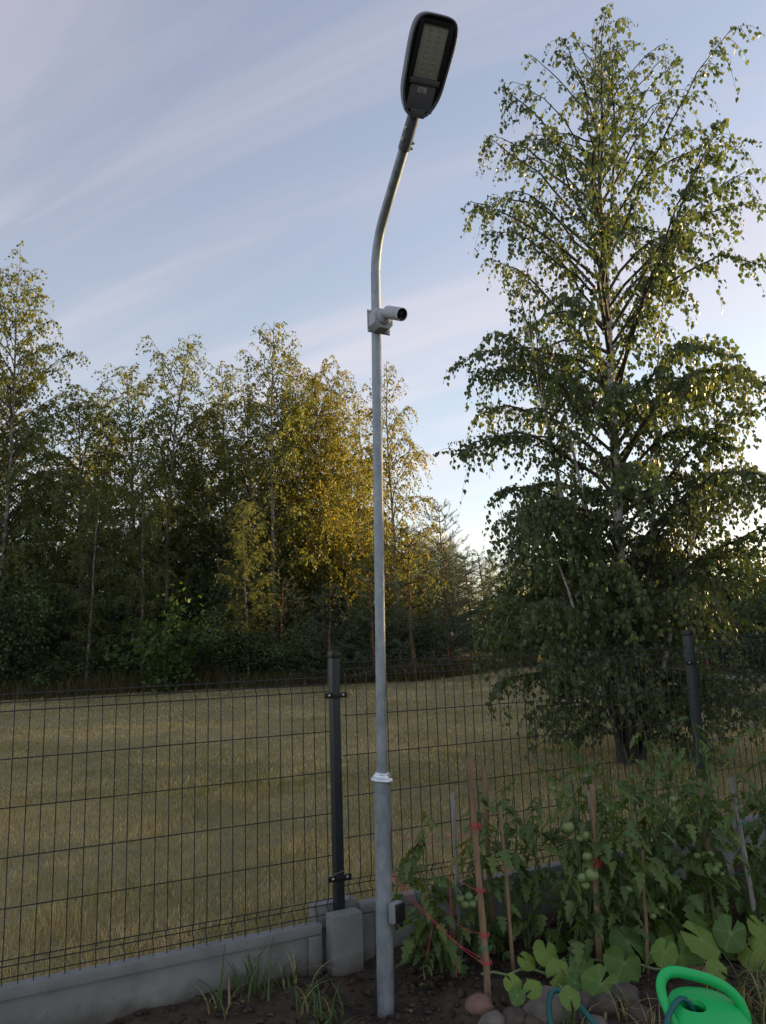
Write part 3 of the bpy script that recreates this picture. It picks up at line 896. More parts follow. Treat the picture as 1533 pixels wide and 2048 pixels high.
# the 300 leaves nearest the garden are single leaves; the rest is the crown
crown_rg = np.random.default_rng(5)
dist = np.linalg.norm(allP + np.array([2.30, 7.6, 0.3]) - np.array([0, 0, 1.55]), axis=1)
order = np.argsort(dist)
near_i, rest = order[:300], order[300:]
V, F = leaves_np(allP[rest], allA[rest], allN[rest], allS[rest], LEAF5)
rv = np.clip(crown_rg.normal(0.42, 0.2, len(rest)), 0, 1); rv[crown_rg.random(len(rest)) < 0.025] = 1
link('crown', np_mesh('near_birch_crown', V, F, 'birch_leaf', rnd=np.repeat(rv, 8)), near, kind='stuff')
print('near birch leaves', len(allP))
leaf_me = [np_mesh('birch_leaf', LEAF5[0], LEAF5[1], 'birch_leaf', rnd=np.full(8, r_)) for r_ in (0.25, 0.4, 0.55, 0.7)]
for j, i in enumerate(near_i):
    a = Vector(unit(allA[i])); x = Vector(unit(np.cross(a, allN[i]))); z = x.cross(a)
    o = link('leaf', leaf_me[j % 4], near)
    o.matrix_local = Matrix(((x.x, a.x, z.x, allP[i][0]), (x.y, a.y, z.y, allP[i][1]), (x.z, a.z, z.z, allP[i][2]), (0, 0, 0, 1))) @ Matrix.Scale(float(allS[i]), 4)

# forest birches: five grown forms, each tree its own object
def pf(a): return lambda u: float(np.interp(u, [0, .1, .35, .6, .8, .93, 1], a))


FORMS = []
fspec = [
    dict(seed=31, H=10.0, prof=pf([1.2, 1.5, 1.75, 1.6, 1.2, .6, .15]), nprim=96, tw_gap=0.080, tw_len=(.4, 1.0), droop=0.8, u0=.10),
    dict(seed=32, H=10.0, prof=pf([1.0, 1.3, 1.6, 1.45, 1.05, .5, .1]), nprim=76, tw_gap=0.095, tw_len=(.4, 1.0), droop=0.9, u0=.14, lean_tip=(0.55, 0)),
    dict(seed=33, H=10.0, prof=pf([.9, 1.2, 1.7, 1.9, 1.7, 1.0, .3]), nprim=80, tw_gap=0.075, tw_len=(.6, 1.5), droop=1.25, u0=.18),
    dict(seed=34, H=10.0, prof=pf([.9, 1.15, 1.4, 1.25, .9, .55, .15]), nprim=72, tw_gap=0.095, tw_len=(.35, .9), droop=0.85, u0=.16, lean=(.3, 0)),
    dict(seed=35, H=10.0, prof=pf([1.0, 1.2, 1.5, 1.25, .8, .4, .1]), nprim=56, tw_gap=0.095, tw_len=(.4, 1.1), droop=1.15, u0=.16),
]
for k, sp in enumerate(fspec):
    prt = birch_parts(leaf_gap=0.030, leaf_size=0.070, shape=LEAF3, r0=0.062, wob=0.12, rise=(0.9, 1.7), hang=.6, **sp)
    FORMS.append(tree_meshes('forest_birch_%d' % k, prt, 'forest_bark', 'sunlit_gold_leaf' if k in (2, 4) else 'forest_leaf', LEAF3))
    print('forest form', k, len(prt[2][0]))


def plant_tree(name, forms, k, x, y, s, rz, label, cat, group, sz=None, z=None, kindpart=True):
    z0 = float(lawn_z(x, y)) - 0.05 if z is None else z
    r_ = empty(name, (x, y, z0), rz, label=label, cat=cat, group=group)
    r_.scale = (s if not sz else sz, s if not sz else sz, s)
    for nm, me in zip(('trunk', 'branches', 'crown'), forms[k]):
        c = link(nm, me, r_)
        if nm == 'crown': c['kind'] = 'stuff'
    return r_


# (form, x, y, scale, width, turn, label)
fb = [
    (0, -9.60, 19.0, 1.12, 1.15, 0.3, 'tall leafy birch filling the left edge of the wood'),
    (0, -12.6, 20.5, 0.95, 1.1, 2.1, 'birch cut by the picture edge behind the tall left birch'),
    (3, -9.30, 23.6, 0.92, 1.2, 1.0, 'dark birch just right of the tall left-edge birch'),
    (1, -7.25, 22.0, 0.95, 1.15, 2.4, 'birch with a low forked top, left of the bent-tip birch'),
    (1, -6.05, 21.0, 0.98, 1.1, 0.0, 'birch with its thin tip bent to the right, above the small oak'),
    (3, -4.65, 23.0, 0.96, 1.15, 4.0, 'slim birch between the bent-tip birch and the tallest middle birch'),
    (3, -3.00, 20.0, 0.97, 1.05, 5.2, 'tall birch with a bare white trunk in the middle of the wood'),
    (2, -1.75, 21.2, 0.86, 0.92, 1.2, 'round golden birch glowing in the evening sun'),
    (2, -2.35, 22.6, 0.82, 0.85, 3.2, 'golden birch half hidden behind the round glowing one'),
    (4, -0.55, 23.0, 0.83, 1.0, 0.5, 'orange-lit birch directly behind the lamp pole'),
    (0, -11.1, 21.6, 0.92, 1.1, 4.4, 'leafy birch squeezed between the two left-edge birches'),
    (3, -8.35, 21.2, 0.86, 1.2, 3.3, 'dense dark birch left of the forked birch'),
    (0, -5.35, 22.4, 0.80, 1.0, 5.1, 'full-crowned birch right of the bent-tip birch'),
    (1, -3.85, 21.7, 0.84, 1.1, 4.2, 'birch crowding the bare-trunked birch from the left'),
    (4, 0.30, 18.7, 0.80, 0.80, 2.2, 'loose birch with drooping sprays just right of the lamp pole'),
]
for k, x, y, s, w, rz, lab in fb:
    plant_tree('birch_tree', FORMS, k, x, y, s, rz, lab, 'birch tree', 'birches of the wood', sz=w)
# second rank deeper in the wood
rg = random.Random(8)
deep = [(-14.5, 27, .82), (-12.3, 30, .9), (-10.8, 27, .80), (-8.4, 28.5, .78), (-6.8, 26.5, .74), (-5.2, 29, .78), (-3.8, 27, .72), (-2.6, 30, .74), (-1.4, 27.5, .68), (-0.2, 30, .6)]
for j, (x, y, s) in enumerate(deep):
    plant_tree('birch_tree', FORMS, (0, 3, 4, 1)[j % 4], x, y, s, rg.uniform(0, 6), ORD[j] + ' dim birch from the left among those behind the front row', 'birch tree', 'birches deep in the wood', sz=s * 1.25)

# ------------------------------------------------------------------ pines
def pine_parts(seed, H, spread, nwh, needle=0.10, per=22, u0=0.06):
    rg = np.random.default_rng(seed)
    n = 12; u = np.linspace(0, 1, n)
    tp = np.stack([0.06 * np.cumsum(rg.normal(size=n)) / n ** .5, 0.06 * np.cumsum(rg.normal(size=n)) / n ** .5, H * u], 1)
    trunk = tubes_np(tp[None], (0.055 * H / 4 * (1 - u) + 0.008)[None], 8)
    PP, shoots = [], []
    m = 6; s = np.linspace(0, 1, m)
    for w in range(nwh):
        uu = u0 + (0.97 - u0) * w / (nwh - 1)
        nb = rg.integers(5, 8)
        for b_ in range(nb):
            az = 6.283 * (b_ + rg.uniform(-.3, .3)) / nb + w
            L = spread * (1 - uu) ** 0.75 * rg.uniform(0.75, 1.15) + 0.12
            rise_ = rg.uniform(0.15, 0.5) + 0.5 * uu
            st = np.array([np.interp(uu, u, tp[:, i]) for i in range(3)])
            p = st + np.stack([np.cos(az) * L * s, np.sin(az) * L * s, L * (rise_ * s ** 1.3 - 0.1 * s)], 1)
            PP.append(p)
            # side shoots
            for q in range(max(2, int(L / 0.10))):
                ss = rg.uniform(0.25, 1.0) if q else 1.0
                b0_ = np.array([np.interp(ss, s, p[:, i]) for i in range(3)])
                a2 = az + rg.normal(0, 0.8)
                d = np.array([np.cos(a2), np.sin(a2), rg.uniform(0.2, 1.0)]); d /= np.linalg.norm(d)
                shoots.append((b0_, d, rg.uniform(0.14, 0.28)))
    br = tubes_np(np.array(PP), (0.012 * (1 - .8 * s))[None] * np.ones((len(PP), 1)), 4)
    B = np.array([x[0] for x in shoots]); D = np.array([x[1] for x in shoots]); L = np.array([x[2] for x in shoots])
    k = len(B)
    f = rg.uniform(0, 1, (k, per))
    base_ = B[:, None] + D[:, None] * (L[:, None] * f)[..., None]
    rad = unit(rg.normal(size=(k, per, 3)))
    nd_ = unit(D[:, None] * 0.75 + rad * 0.8)
    side = unit(np.cross(nd_, rad + 0.01)) * 0.0052
    ln = needle * rg.uniform(.7, 1.2, (k, per))[..., None]
    V = np.stack([base_ - side, base_ + side, base_ + nd_ * ln], 2).reshape(-1, 3)
    F = np.arange(len(V)).reshape(-1, 3)
    rv = np.repeat(np.clip(np.repeat(rg.normal(.45, .22, k), per) + rg.normal(0, .1, k * per), 0, 1), 3)
    return trunk, br, (V, F, rv)


PINES = []
for k, (sd, H, sp, nw) in enumerate([(61, 4.0, 1.5, 12), (62, 4.0, 1.25, 13), (63, 4.0, 1.7, 10)]):
    t_, b_, (V, F, rv) = pine_parts(sd, H, sp, nw)
    PINES.append((np_mesh('pine_trunk', *t_, 'pine_bark', smooth=True), np_mesh('pine_branches', *b_, 'dark_bark', smooth=True), np_mesh('pine_crown', V, F, 'needle', rnd=rv)))
pn_list = [
    (0, 0.62, 17.9, 0.88, 1.0, 0.4, 'bushy young pine with lit tip right of the lamp pole'),
    (2, -0.35, 17.6, 0.66, 0.85, 1.9, 'dark young pine directly behind the lamp pole'),
    (1, -1.35, 17.2, 0.55, 0.75, 2.9, 'low bluish young pine left of the lamp pole'),
    (2, 1.55, 19.2, 0.72, 1.0, 4.1, 'squat dark pine where the wood meets the red-posted fence'),
    (1, -2.55, 18.6, 0.62, 0.85, 5.0, 'dark young pine under the bare-trunked birch'),
    (0, -3.6, 19.2, 0.60, 0.9, 0.9, 'dark young pine between the small oak and the bare-trunked birch'),
    (2, -6.2, 19.4, 0.62, 0.9, 2.2, 'dark young pine left of the small oak'),
    (0, -7.6, 19.0, 0.6, 0.95, 3.0, 'dark spreading pine below the forked birch'),
    (1, -8.6, 18.0, 0.5, 0.8, 0.2, 'low pine at the foot of the tall left birch'),
    (2, -10.0, 17.9, 0.62, 0.9, 4.4, 'bushy pine at the left picture edge'),
]
for k, x, y, s, w, rz, lab in pn_list:
    plant_tree('pine_tree', PINES, k, x, y, s, rz, lab, 'pine tree', 'young pines at the wood edge', sz=w)
k = 0
for row, (yy, x0, x1, step, s0) in zip(('front', 'second', 'third', 'hindmost'), ((21.5, -13.5, 1.2, 1.25, .95), (24.5, -15, 2.2, 1.35, 1.15), (28.5, -17, 3.0, 1.6, 1.3), (33, -19, 4.0, 2.0, 1.35))):
    x = x0; c = 0
    while x < x1:
        plant_tree('pine_tree', PINES, k % 3, x + rg.uniform(-.4, .4), yy + rg.uniform(-.7, .7), s0 * rg.uniform(.75, 1.1), rg.uniform(0, 6.2), ORD[c] + ' shadowed pine from the left in the %s thicket row' % row, 'pine tree', 'pines of the dark thicket', sz=s0 * rg.uniform(.9, 1.2))
        x += step; k += 1; c += 1

for j, (x, y, sc_) in enumerate([(1.9, 23.2, 1.0), (2.8, 25.6, 1.05), (3.7, 28, 1.15), (5.0, 30.5, 1.2), (6.6, 32, 1.25), (8.4, 33, 1.3), (10.4, 34, 1.3), (12.6, 35, 1.35)]):
    plant_tree('pine_tree', PINES, j % 3, x, y, sc_ * .8, j * 1.4, ORD[j] + ' dark pine from the left beyond the chain-link fence', 'pine tree', 'dark pines beyond the chain-link', sz=sc_ * 1.15)

# tall pine trunks with orange bark deep in the wood
tp_ = np.stack([np.linspace(0, .1, 10), np.zeros(10), np.linspace(0, 6.4, 10)], 1)
TALL = np_mesh('tall_pine_trunk', *tubes_np(tp_[None], np.linspace(.11, .05, 10)[None], 9), 'pine_bark', smooth=True)
for j, (x, y) in enumerate(((-4.2, 25.5), (-3.1, 26), (-0.9, 25.2))):
    r_ = empty('pine_tree', (x, y, float(lawn_z(x, y)) - .05), rg.uniform(0, 6), label=ORD[j] + ' tall orange-barked pine from the left among the birches', cat='pine tree', group='tall pines of the wood')
    link('trunk', TALL, r_)
    link('crown', PINES[1][2], r_, loc=(0.08, 0, 3.6), scale=(1.0, 1.0, 0.8), kind='stuff')

# ------------------------------------------------------------------ leafy shrubs, the small oak
def shrub_parts(seed, H, Rr, nst, nleaf, leaf, shape, hang=.25, clump=0.16):
    rg_ = np.random.default_rng(seed)
    m = 7; s = np.linspace(0, 1, m)
    az = np.arange(nst) * 2.4 + rg_.uniform(-.4, .4, nst)
    out = Rr * np.sqrt(rg_.uniform(0.02, 1, nst)); hh = H * rg_.uniform(.55, 1.0, nst) * np.sqrt(np.clip(1.06 - (out / Rr) ** 2 * .75, .1, 1))
    P = np.stack([np.cos(az)[:, None] * out[:, None] * s ** 1.2, np.sin(az)[:, None] * out[:, None] * s ** 1.2, hh[:, None] * s], -1)
    P[:, 1:] += np.cumsum(rg_.normal(size=(nst, m - 1, 3)), 1) * 0.03 * H / 3
    st = tubes_np(P, (0.014 * (1 - .8 * s))[None] * np.ones((nst, 1)), 4)
    i = rg_.integers(0, nst, nleaf // 6); ss = 1 - 0.85 * rg_.uniform(0, 1, nleaf // 6) ** 1.4
    C = np.stack([np.array([np.interp(a, s, P[b, :, j]) for a, b in zip(ss, i)]) for j in range(3)], 1)
    C += rg_.normal(size=C.shape) * np.array([.12, .12, .08]) * H / 2.2
    LP = (C[:, None] + rg_.normal(size=(len(C), 6, 3)) * clump * .5).reshape(-1, 3)
    n = len(LP)
    A, Nn = rnd_leaf_frames(rg_, n, hang)
    Nn[:, 2] = np.abs(Nn[:, 2]) + .6
    V, F = leaves_np(LP, A, Nn, leaf * rg_.uniform(.6, 1.2, n), shape)
    rv = np.clip(np.repeat(rg_.normal(.45, .18, len(C)), 6) + rg_.normal(0, .12, n), 0, 1)
    return st, (V, F, np.repeat(rv, len(shape[0])))


OAKL = (np.array([(0, 0, 0), (.10, .18, 0), (.24, .30, .03), (.16, .42, .02), (.32, .58, .04), (.22, .70, .03), (.24, .86, .02), (0, 1, 0),
                  (-.24, .86, .02), (-.22, .70, .03), (-.32, .58, .04), (-.16, .42, .02), (-.24, .30, .03), (-.10, .18, 0)]), np.array([tuple(range(14))]))
st, (V, F, rv) = shrub_parts(71, 2.3, 1.05, 16, 1300, 0.135, OAKL, .2, .22)
oak = empty('oak_sapling', (-4.95, 17.4, float(lawn_z(-4.95, 17.4)) - .03), label='small bright green oak in front of the dark wood', cat='oak tree')
link('trunk', np_mesh('oak_stems', *st, 'dark_bark', smooth=True), oak)
link('crown', np_mesh('oak_crown', V, F, 'oak_leaf', rnd=rv), oak, kind='stuff')

SHRUBS = []
for k, (sd, H, rr, n) in enumerate([(81, 2.6, 1.3, 9000), (82, 2.4, 1.2, 8000), (83, 3.0, 1.35, 10000)]):
    st, (V, F, rv) = shrub_parts(sd, H, rr, 26, n, 0.085, LEAF3, .35, .2)
    SHRUBS.append((np_mesh('shrub_stems', *st, 'dark_bark', smooth=True), np_mesh('shrub_leaves', V, F, 'hedge_leaf', rnd=rv)))


def shrub(k, x, y, s, w, rz, label, group, name='hedge_shrub', cat='shrub', z=None):
    r_ = empty(name, (x, y, float(lawn_z(x, y)) - .05 if z is None else z), rz, label=label, cat=cat, group=group)
    r_.scale = (w, w, s)
    link('stems', SHRUBS[k][0], r_); link('crown', SHRUBS[k][1], r_, kind='stuff')
    return r_


us = [(-11.4, 17.4, 1.5, 1.4, 'big leafy shrub filling the lower left corner of the wood'), (-10.2, 17.2, 1.35, 1.2, 'leafy shrub under the tall left birch'), (-9.0, 17.9, 1.1, 1.1, 'leafy shrub right of the tall left birch trunk'),
      (-7.9, 18.3, .5, .9, 'low leafy shrub between left birch and the small oak'), (-6.6, 18.8, .62, .8, 'leafy shrub close left of the small oak'), (-3.9, 18.6, .7, .9, 'low shrub close right of the small oak'),
      (-2.9, 18.9, .55, .8, 'leafy shrub at the foot of the bare-trunked birch'), (-1.9, 18.3, .65, .9, 'low shrub under the golden birch'), (.0, 19.4, .8, 1.0, 'leafy shrub behind the lamp pole pines')]
for j, (x, y, s, w, lab) in enumerate(us): shrub(j % 3, x, y, s, w, j * 1.3, lab, 'shrubs at the wood edge', name='wood_shrub')
for j in range(13):
    x = -15 + j * 1.35 + rg.uniform(-.4, .4)
    shrub(j % 3, x, 20.6 + rg.uniform(-.3, 2.2), rg.uniform(.7, 1.6), rg.uniform(1.0, 1.3), j * 1.9, ORD[j] + ' shadowed shrub from the left between the birch trunks', 'shrubs inside the wood', name='wood_shrub')

for j, (x, y, sc_, w_) in enumerate([(-7.1, 18.2, .5, .6), (-5.9, 18.6, .62, .6), (-3.3, 18.4, .45, .55)]):
    plant_tree('birch_sapling', FORMS, (3, 1)[j % 2], x, y, sc_, j * 2.0, ORD[j] + ' slender birch sapling from the left along the wood edge', 'birch tree', 'birch saplings at the wood edge', sz=w_)

# the chain-link boundary runs from far left of the birch to near right
CA, CB = np.array([1.6, 23.6]), np.array([9.6, 8.6])
cdir = (CB - CA) / np.linalg.norm(CB - CA); CL = float(np.linalg.norm(CB - CA))
cn = np.array([-cdir[1], cdir[0]])                      # beyond the chain-link
if cn[0] < 0: cn = -cn
hl = ['far end', 'second from the far end', 'third from the far end', 'fourth from the far end', 'behind the birch', 'right of the birch trunk', 'near the right post', 'behind the right fence post', 'at the picture edge', 'out at the right', 'farthest right']
for j, tt in enumerate(np.linspace(0.4, CL + 2.5, 13)):
    p = CA + cdir * tt + cn * rg.uniform(1.6, 2.0)
    s = (0.90 if tt < 5 else 1.02) * rg.uniform(.9, 1.1)
    shrub(j % 3, p[0], p[1], s, 1.0 * rg.uniform(.95, 1.15), rg.uniform(0, 6), ORD[j] + ' dense hedge shrub from the far end of the chain-link fence', 'hedge shrubs behind the chain-link')
for j, tt in enumerate(np.linspace(1.0, CL + 4, 9)):
    p = CA + cdir * tt + cn * rg.uniform(3.0, 3.8)
    shrub((j + 1) % 3, p[0], p[1], rg.uniform(1.0, 1.2), 1.2, rg.uniform(0, 6), ORD[j] + ' tall shrub from the far end in the hedge second row', 'second row of hedge shrubs')
# chain-link fence itself: red posts, diamond mesh, top wire
chain = empty('chain_link_fence', (CA[0], CA[1], 0), math.atan2(cdir[1], cdir[0]), label='sagging chain-link fence on red posts along the hedge', cat='fence')
npost = 8
for j in range(npost):
    tt = CL * j / (npost - 1); p = CA + cdir * tt; z = float(lawn_z(p[0], p[1]))
    MB().tube([(tt, 0, z - .2), (tt, 0, z + 1.45)], 0.026, 8).build('post', 'red_post', chain)
P = []
cell = 0.075; hh = 1.32
nn = int(CL / cell)
zz = [float(lawn_z(*(CA + cdir * (CL * a / 60)))) for a in range(61)]
def cz(t): return np.interp(t, np.linspace(0, CL, 61), zz)
for i in range(-int(hh / cell), nn):
    for sgn in (1, -1):
        t0 = i * cell if sgn > 0 else i * cell + hh
        t1 = t0 + sgn * hh
        if min(t0, t1) < 0 or max(t0, t1) > CL: continue
        P.append([(t0, 0.004 * sgn, cz(t0) + .03), (t1, 0.004 * sgn, cz(t1) + .03 + hh)])
V, F = tubes_np(np.array(P), np.full((len(P), 2), 0.0017), 3)
link('mesh', np_mesh('chain_mesh', V, F, 'chain_wire'), chain, kind='stuff')
for z in (hh + .03, .7, .05):
    MB().tube([(t, 0, cz(t) + z) for t in np.linspace(0, CL, 16)], 0.0022, 5).build('tension_wire', 'chain_wire', chain)

# pale kerb stone at the lawn edge by the chain-link
p = CA + cdir * (CL * .62) - cn * .2
MB().box((0, 0, .05), (.95, .12, .14), Matrix.Rotation(math.atan2(cdir[1], cdir[0]), 3, 'Z'), bev=.012).build('kerb_stone', 'concrete', loc=(p[0], p[1], float(lawn_z(*p))), label='pale kerb stone lying at the chain-link fence foot', cat='kerb stone')

# sunlit trees far beyond, and the trees along the western boundary that shade the garden
for j, (x, y, s) in enumerate([(1.9, 46, .66), (3.2, 44, .60), (4.6, 47, .56), (6.0, 43, .48), (8.6, 50, .5), (11, 47, .46), (14, 50, .5)]):
    plant_tree('birch_tree', FORMS, (0, 2, 3)[j % 3], x, y, s, j * 1.3, ORD[j] + ' sunlit birch from the left far beyond the chain-link fence', 'birch tree', 'far birches beyond the fence', sz=s * 1.3)
for j, (x, y, s) in enumerate([(9.2, 2.6, 0.60), (10.2, 5.0, 0.62), (11.2, 7.3, 0.60), (12.6, 9.6, 0.68), (13.6, 12.2, 0.48), (14.8, 14.8, 0.50), (16.0, 17.6, 0.48), (17.3, 20.5, 0.51), (18.6, 23.6, 0.48), (20.0, 27, 0.53), (21.6, 31, 0.54), (12, 4, 0.62), (14.6, 8.0, 0.70), (16.6, 12.6, 0.50), (18.8, 17.4, 0.51), (20.6, 22, 0.53)]):
    plant_tree('boundary_tree', FORMS, (0, 2)[j % 2], x, y, s, j * 1.7, ORD[j] + ' leafy boundary birch out of the picture to the right', 'birch tree', 'boundary birches that shade the garden', sz=s * 1.25)
for j, (x, y) in enumerate([(8.8, 3.6), (9.9, 6.2), (11.0, 8.6), (12.2, 10.8), (13.3, 13.4), (14.4, 16.2), (15.8, 19), (17, 22), (18.3, 25), (19.8, 29)]):
    shrub(j % 3, x, y, 1.25, 1.25, j * 1.1, ORD[j] + ' boundary shrub out of the picture to the right', 'boundary shrubs that shade the garden')

# ------------------------------------------------------------------ undergrowth at the wood edge
rg2 = np.random.default_rng(91)


def blades(P, h, w, lean, rgx, bend=True):
    """tapered grass blades, two faces each"""
    n = len(P); a = rgx.uniform(0, 6.283, n)
    side = np.stack([np.cos(a), np.sin(a), np.zeros(n)], 1) * w[:, None] * .5
    l = np.stack([-np.sin(a), np.cos(a), np.zeros(n)], 1) * (lean * h)[:, None] * rgx.choice([-1, 1], n)[:, None]
    mid = P + l * .35 + np.array([0, 0, 1.0]) * (h * .55)[:, None]
    tipp = P + l + np.array([0, 0, 1.0]) * (h * (1 - .35 * np.clip(lean, 0, 1)))[:, None]
    V = np.stack([P - side, P + side, mid + side * .7, mid - side * .7, tipp], 1).reshape(-1, 3)
    b = np.arange(n)[:, None] * 5
    F = np.concatenate([np.concatenate([b, b + 1, b + 2], 1), np.concatenate([b, b + 2, b + 3], 1), np.concatenate([b + 3, b + 2, b + 4], 1)])
    return V, F


n = 26000
x = rg2.uniform(-15, 4, n); edge = 17.0 + 0.9 * vnoise(x * .5, x * 0 + 2, 4) + np.where(x > 0.5, (x - .5) * 1.0, 0)
y = edge + np.abs(rg2.normal(0, 1.4, n)) - .1
P = np.stack([x, y, lawn_z(x, y)], 1)
V, F = blades(P, rg2.uniform(.15, .65, n) * (0.5 + .9 * vnoise(x * 1.2, y * 1.2, 9)), np.full(n, .012), rg2.uniform(.1, .7, n), rg2)
link('undergrowth', np_mesh('undergrowth', V, F, 'dry_grass', rnd=np.repeat(rg2.uniform(0, 1, n), 5)), label='tall dry grass and weeds along the wood edge', cat='grass', kind='stuff')

# ------------------------------------------------------------------ mown lawn grass
def lawn_blades(n, dmin, dmax, h, w, seed):
    rgx = np.random.default_rng(seed)
    Y = dmin + (dmax - dmin) * rgx.uniform(0, 1, n) ** 1.0
    X = rgx.uniform(-.64, .62, n) * Y + rgx.normal(0, .3, n)
    t, d = ftd(X, Y)
    ok = (d > .03)
    X, Y, t, d = X[ok], Y[ok], t[ok], d[ok]
    c = CA + np.outer((np.stack([X, Y], 1) - CA) @ cdir, cdir)
    ok = ((np.stack([X, Y], 1) - c) @ cn < 0.05)
    X, Y, d = X[ok], Y[ok], d[ok]
    n = len(X)
    patch = .36 * vnoise(X * .8, Y * .8, 12) + .34 * vnoise(X * 2.9, Y * 2.9, 13) + .30 * vnoise(X * 9, Y * 9, 14)
    patch = patch + .04 * np.sin((X * .35 + Y * .94) * 5.2 + 1.5 * vnoise(X * .5, Y * .5, 21))
    H = h * rgx.uniform(.35, 1.4, n) * (1 + 1.3 * np.clip(vnoise(X * 1.7, Y * 1.7, 31) - .72, 0, 1) * 3) * (0.6 + .8 * patch) * (1 + .7 * np.exp(-d * 5))
    V, F = blades(np.stack([X, Y, lawn_z(X, Y) - .004], 1), H, w * rgx.uniform(.6, 1.3, n), rgx.uniform(.1, 1.2, n), rgx)
    rv = np.clip((patch - .5) * 1.2 + .50 + rgx.normal(0, .28, n), 0, 1)
    return V, F, np.repeat(rv, 5)


parts = [lawn_blades(150000, 3.2, 7.5, .036, .0034, 1), lawn_blades(100000, 7, 12, .034, .0062, 2), lawn_blades(80000, 11.5, 21, .034, .012, 3)]
V, F = join_np([(a, b) for a, b, c in parts])
link('lawn_grass', np_mesh('lawn_grass', V, F, 'lawn_grass', rnd=np.concatenate([c for a, b, c in parts])), label='short half-dry mown grass of the open lawn', cat='grass', kind='stuff')

# ------------------------------------------------------------------ tomato plants, stakes, fruit
LH_PTS = [(0, 0), (.21, .05), (.39, .22), (.19, .34), (.36, .47), (.14, .60), (.21, .73), (.06, .86), (0, 1.0)]


def leaflet(m, base_, d, nrm, size, curl):
    d = Vector(d).normalized(); x = d.cross(Vector(nrm)).normalized(); z = x.cross(d)
    b = len(m.v)
    mids = []
    for t in (0, .25, .5, .75, 1.0):
        mids.append(Vector(base_) + d * size * t - Vector((0, 0, 1)) * curl * size * t * t)
    def at(px, py):
        k = min(int(py * 4), 3); f_ = py * 4 - k
        return mids[k].lerp(mids[k + 1], f_) + x * size * px + z * size * abs(px) * .28
    for s in (1, -1):
        pts = [at(s * px, py) for px, py in LH_PTS]
        mid = [mids[3], mids[2], mids[1]]
        bb = len(m.v); m.v += [tuple(p) for p in pts] + [tuple(p) for p in mid]
        # strips between edge and midrib
        o_, M3, M2, M1 = bb, bb + 9, bb + 10, bb + 11
        for f_ in ((o_, o_ + 1, o_ + 2, M1), (M1, o_ + 2, o_ + 3), (M1, o_ + 3, o_ + 4, M2), (M2, o_ + 4, o_ + 5, M3), (M3, o_ + 5, o_ + 6), (M3, o_ + 6, o_ + 7, o_ + 8)):
            m.f.append(f_)


TOML = []
for k in range(8):
    r_ = random.Random(100 + k)
    m = MB(); L = r_.uniform(.17, .26); dr_ = r_.uniform(.5, 1.1)
    def rp_(t): return Vector((r_.uniform(-.004, .004), L * t * (1 - .2 * t), L * (.25 * t - dr_ * t * t)))
    pts = [rp_(t / 6) for t in range(7)]
    for i in range(6):
        pass
    m.tube(pts, [.0028, .0025, .0022, .002, .0017, .0014, .001], 4, cap=False)
    for t, sz in ((.35, .060), (.58, .078), (.80, .085)):
        p = pts[int(t * 6)]
        for s in (-1, 1):
            leaflet(m, p, (s * .9, .55, -r_.uniform(.2, .9)), (s * .1, -.3, 1), sz * r_.uniform(.75, 1.15), r_.uniform(.2, .7))
    leaflet(m, pts[-1], (r_.uniform(-.2, .2), .8, -r_.uniform(.4, 1.2)), (0, .4, 1), .105 * r_.uniform(.85, 1.15), r_.uniform(.2, .6))
    me = bpy.data.meshes.new('tomato_leaf'); me.from_pydata(m.v, [], m.f); me.materials.append(MATS['tomato_leaf'])
    me.polygons.foreach_set('use_smooth', [True] * len(me.polygons)); TOML.append(me)

FRUIT_ME = []
for k in range(2):
    bm = bmesh.new(); bmesh.ops.create_uvsphere(bm, u_segments=16, v_segments=10, radius=1.0)
    for v in bm.verts:
        a = math.atan2(v.co.y, v.co.x)
        v.co.z *= .86 + .06 * k
        if v.co.z > .55: v.co.z -= .22 * (v.co.z - .55)
        v.co.xy *= 1 + .025 * math.cos(5 * a + k)
    for f in bm.faces: f.smooth = True
    me = bpy.data.meshes.new('tomato'); bm.to_mesh(me); bm.free(); me.materials.append(MATS['tomato_green']); FRUIT_ME.append(me)
cal = MB()
for j in range(5):
    a = j * 1.2566
    cal.add([(0, 0, .80), (.16 * math.cos(a + .5), .16 * math.sin(a + .5), .82), (.52 * math.cos(a), .52 * math.sin(a), .98), (.16 * math.cos(a - .5), .16 * math.sin(a - .5), .82)], [(0, 1, 2, 3)])
cal.tube([(0, 0, .78), (.05, 0, 1.1), (.25, 0, 1.5)], .07, 5)
CALYX = cal.mesh('calyx', 'tomato_stem')

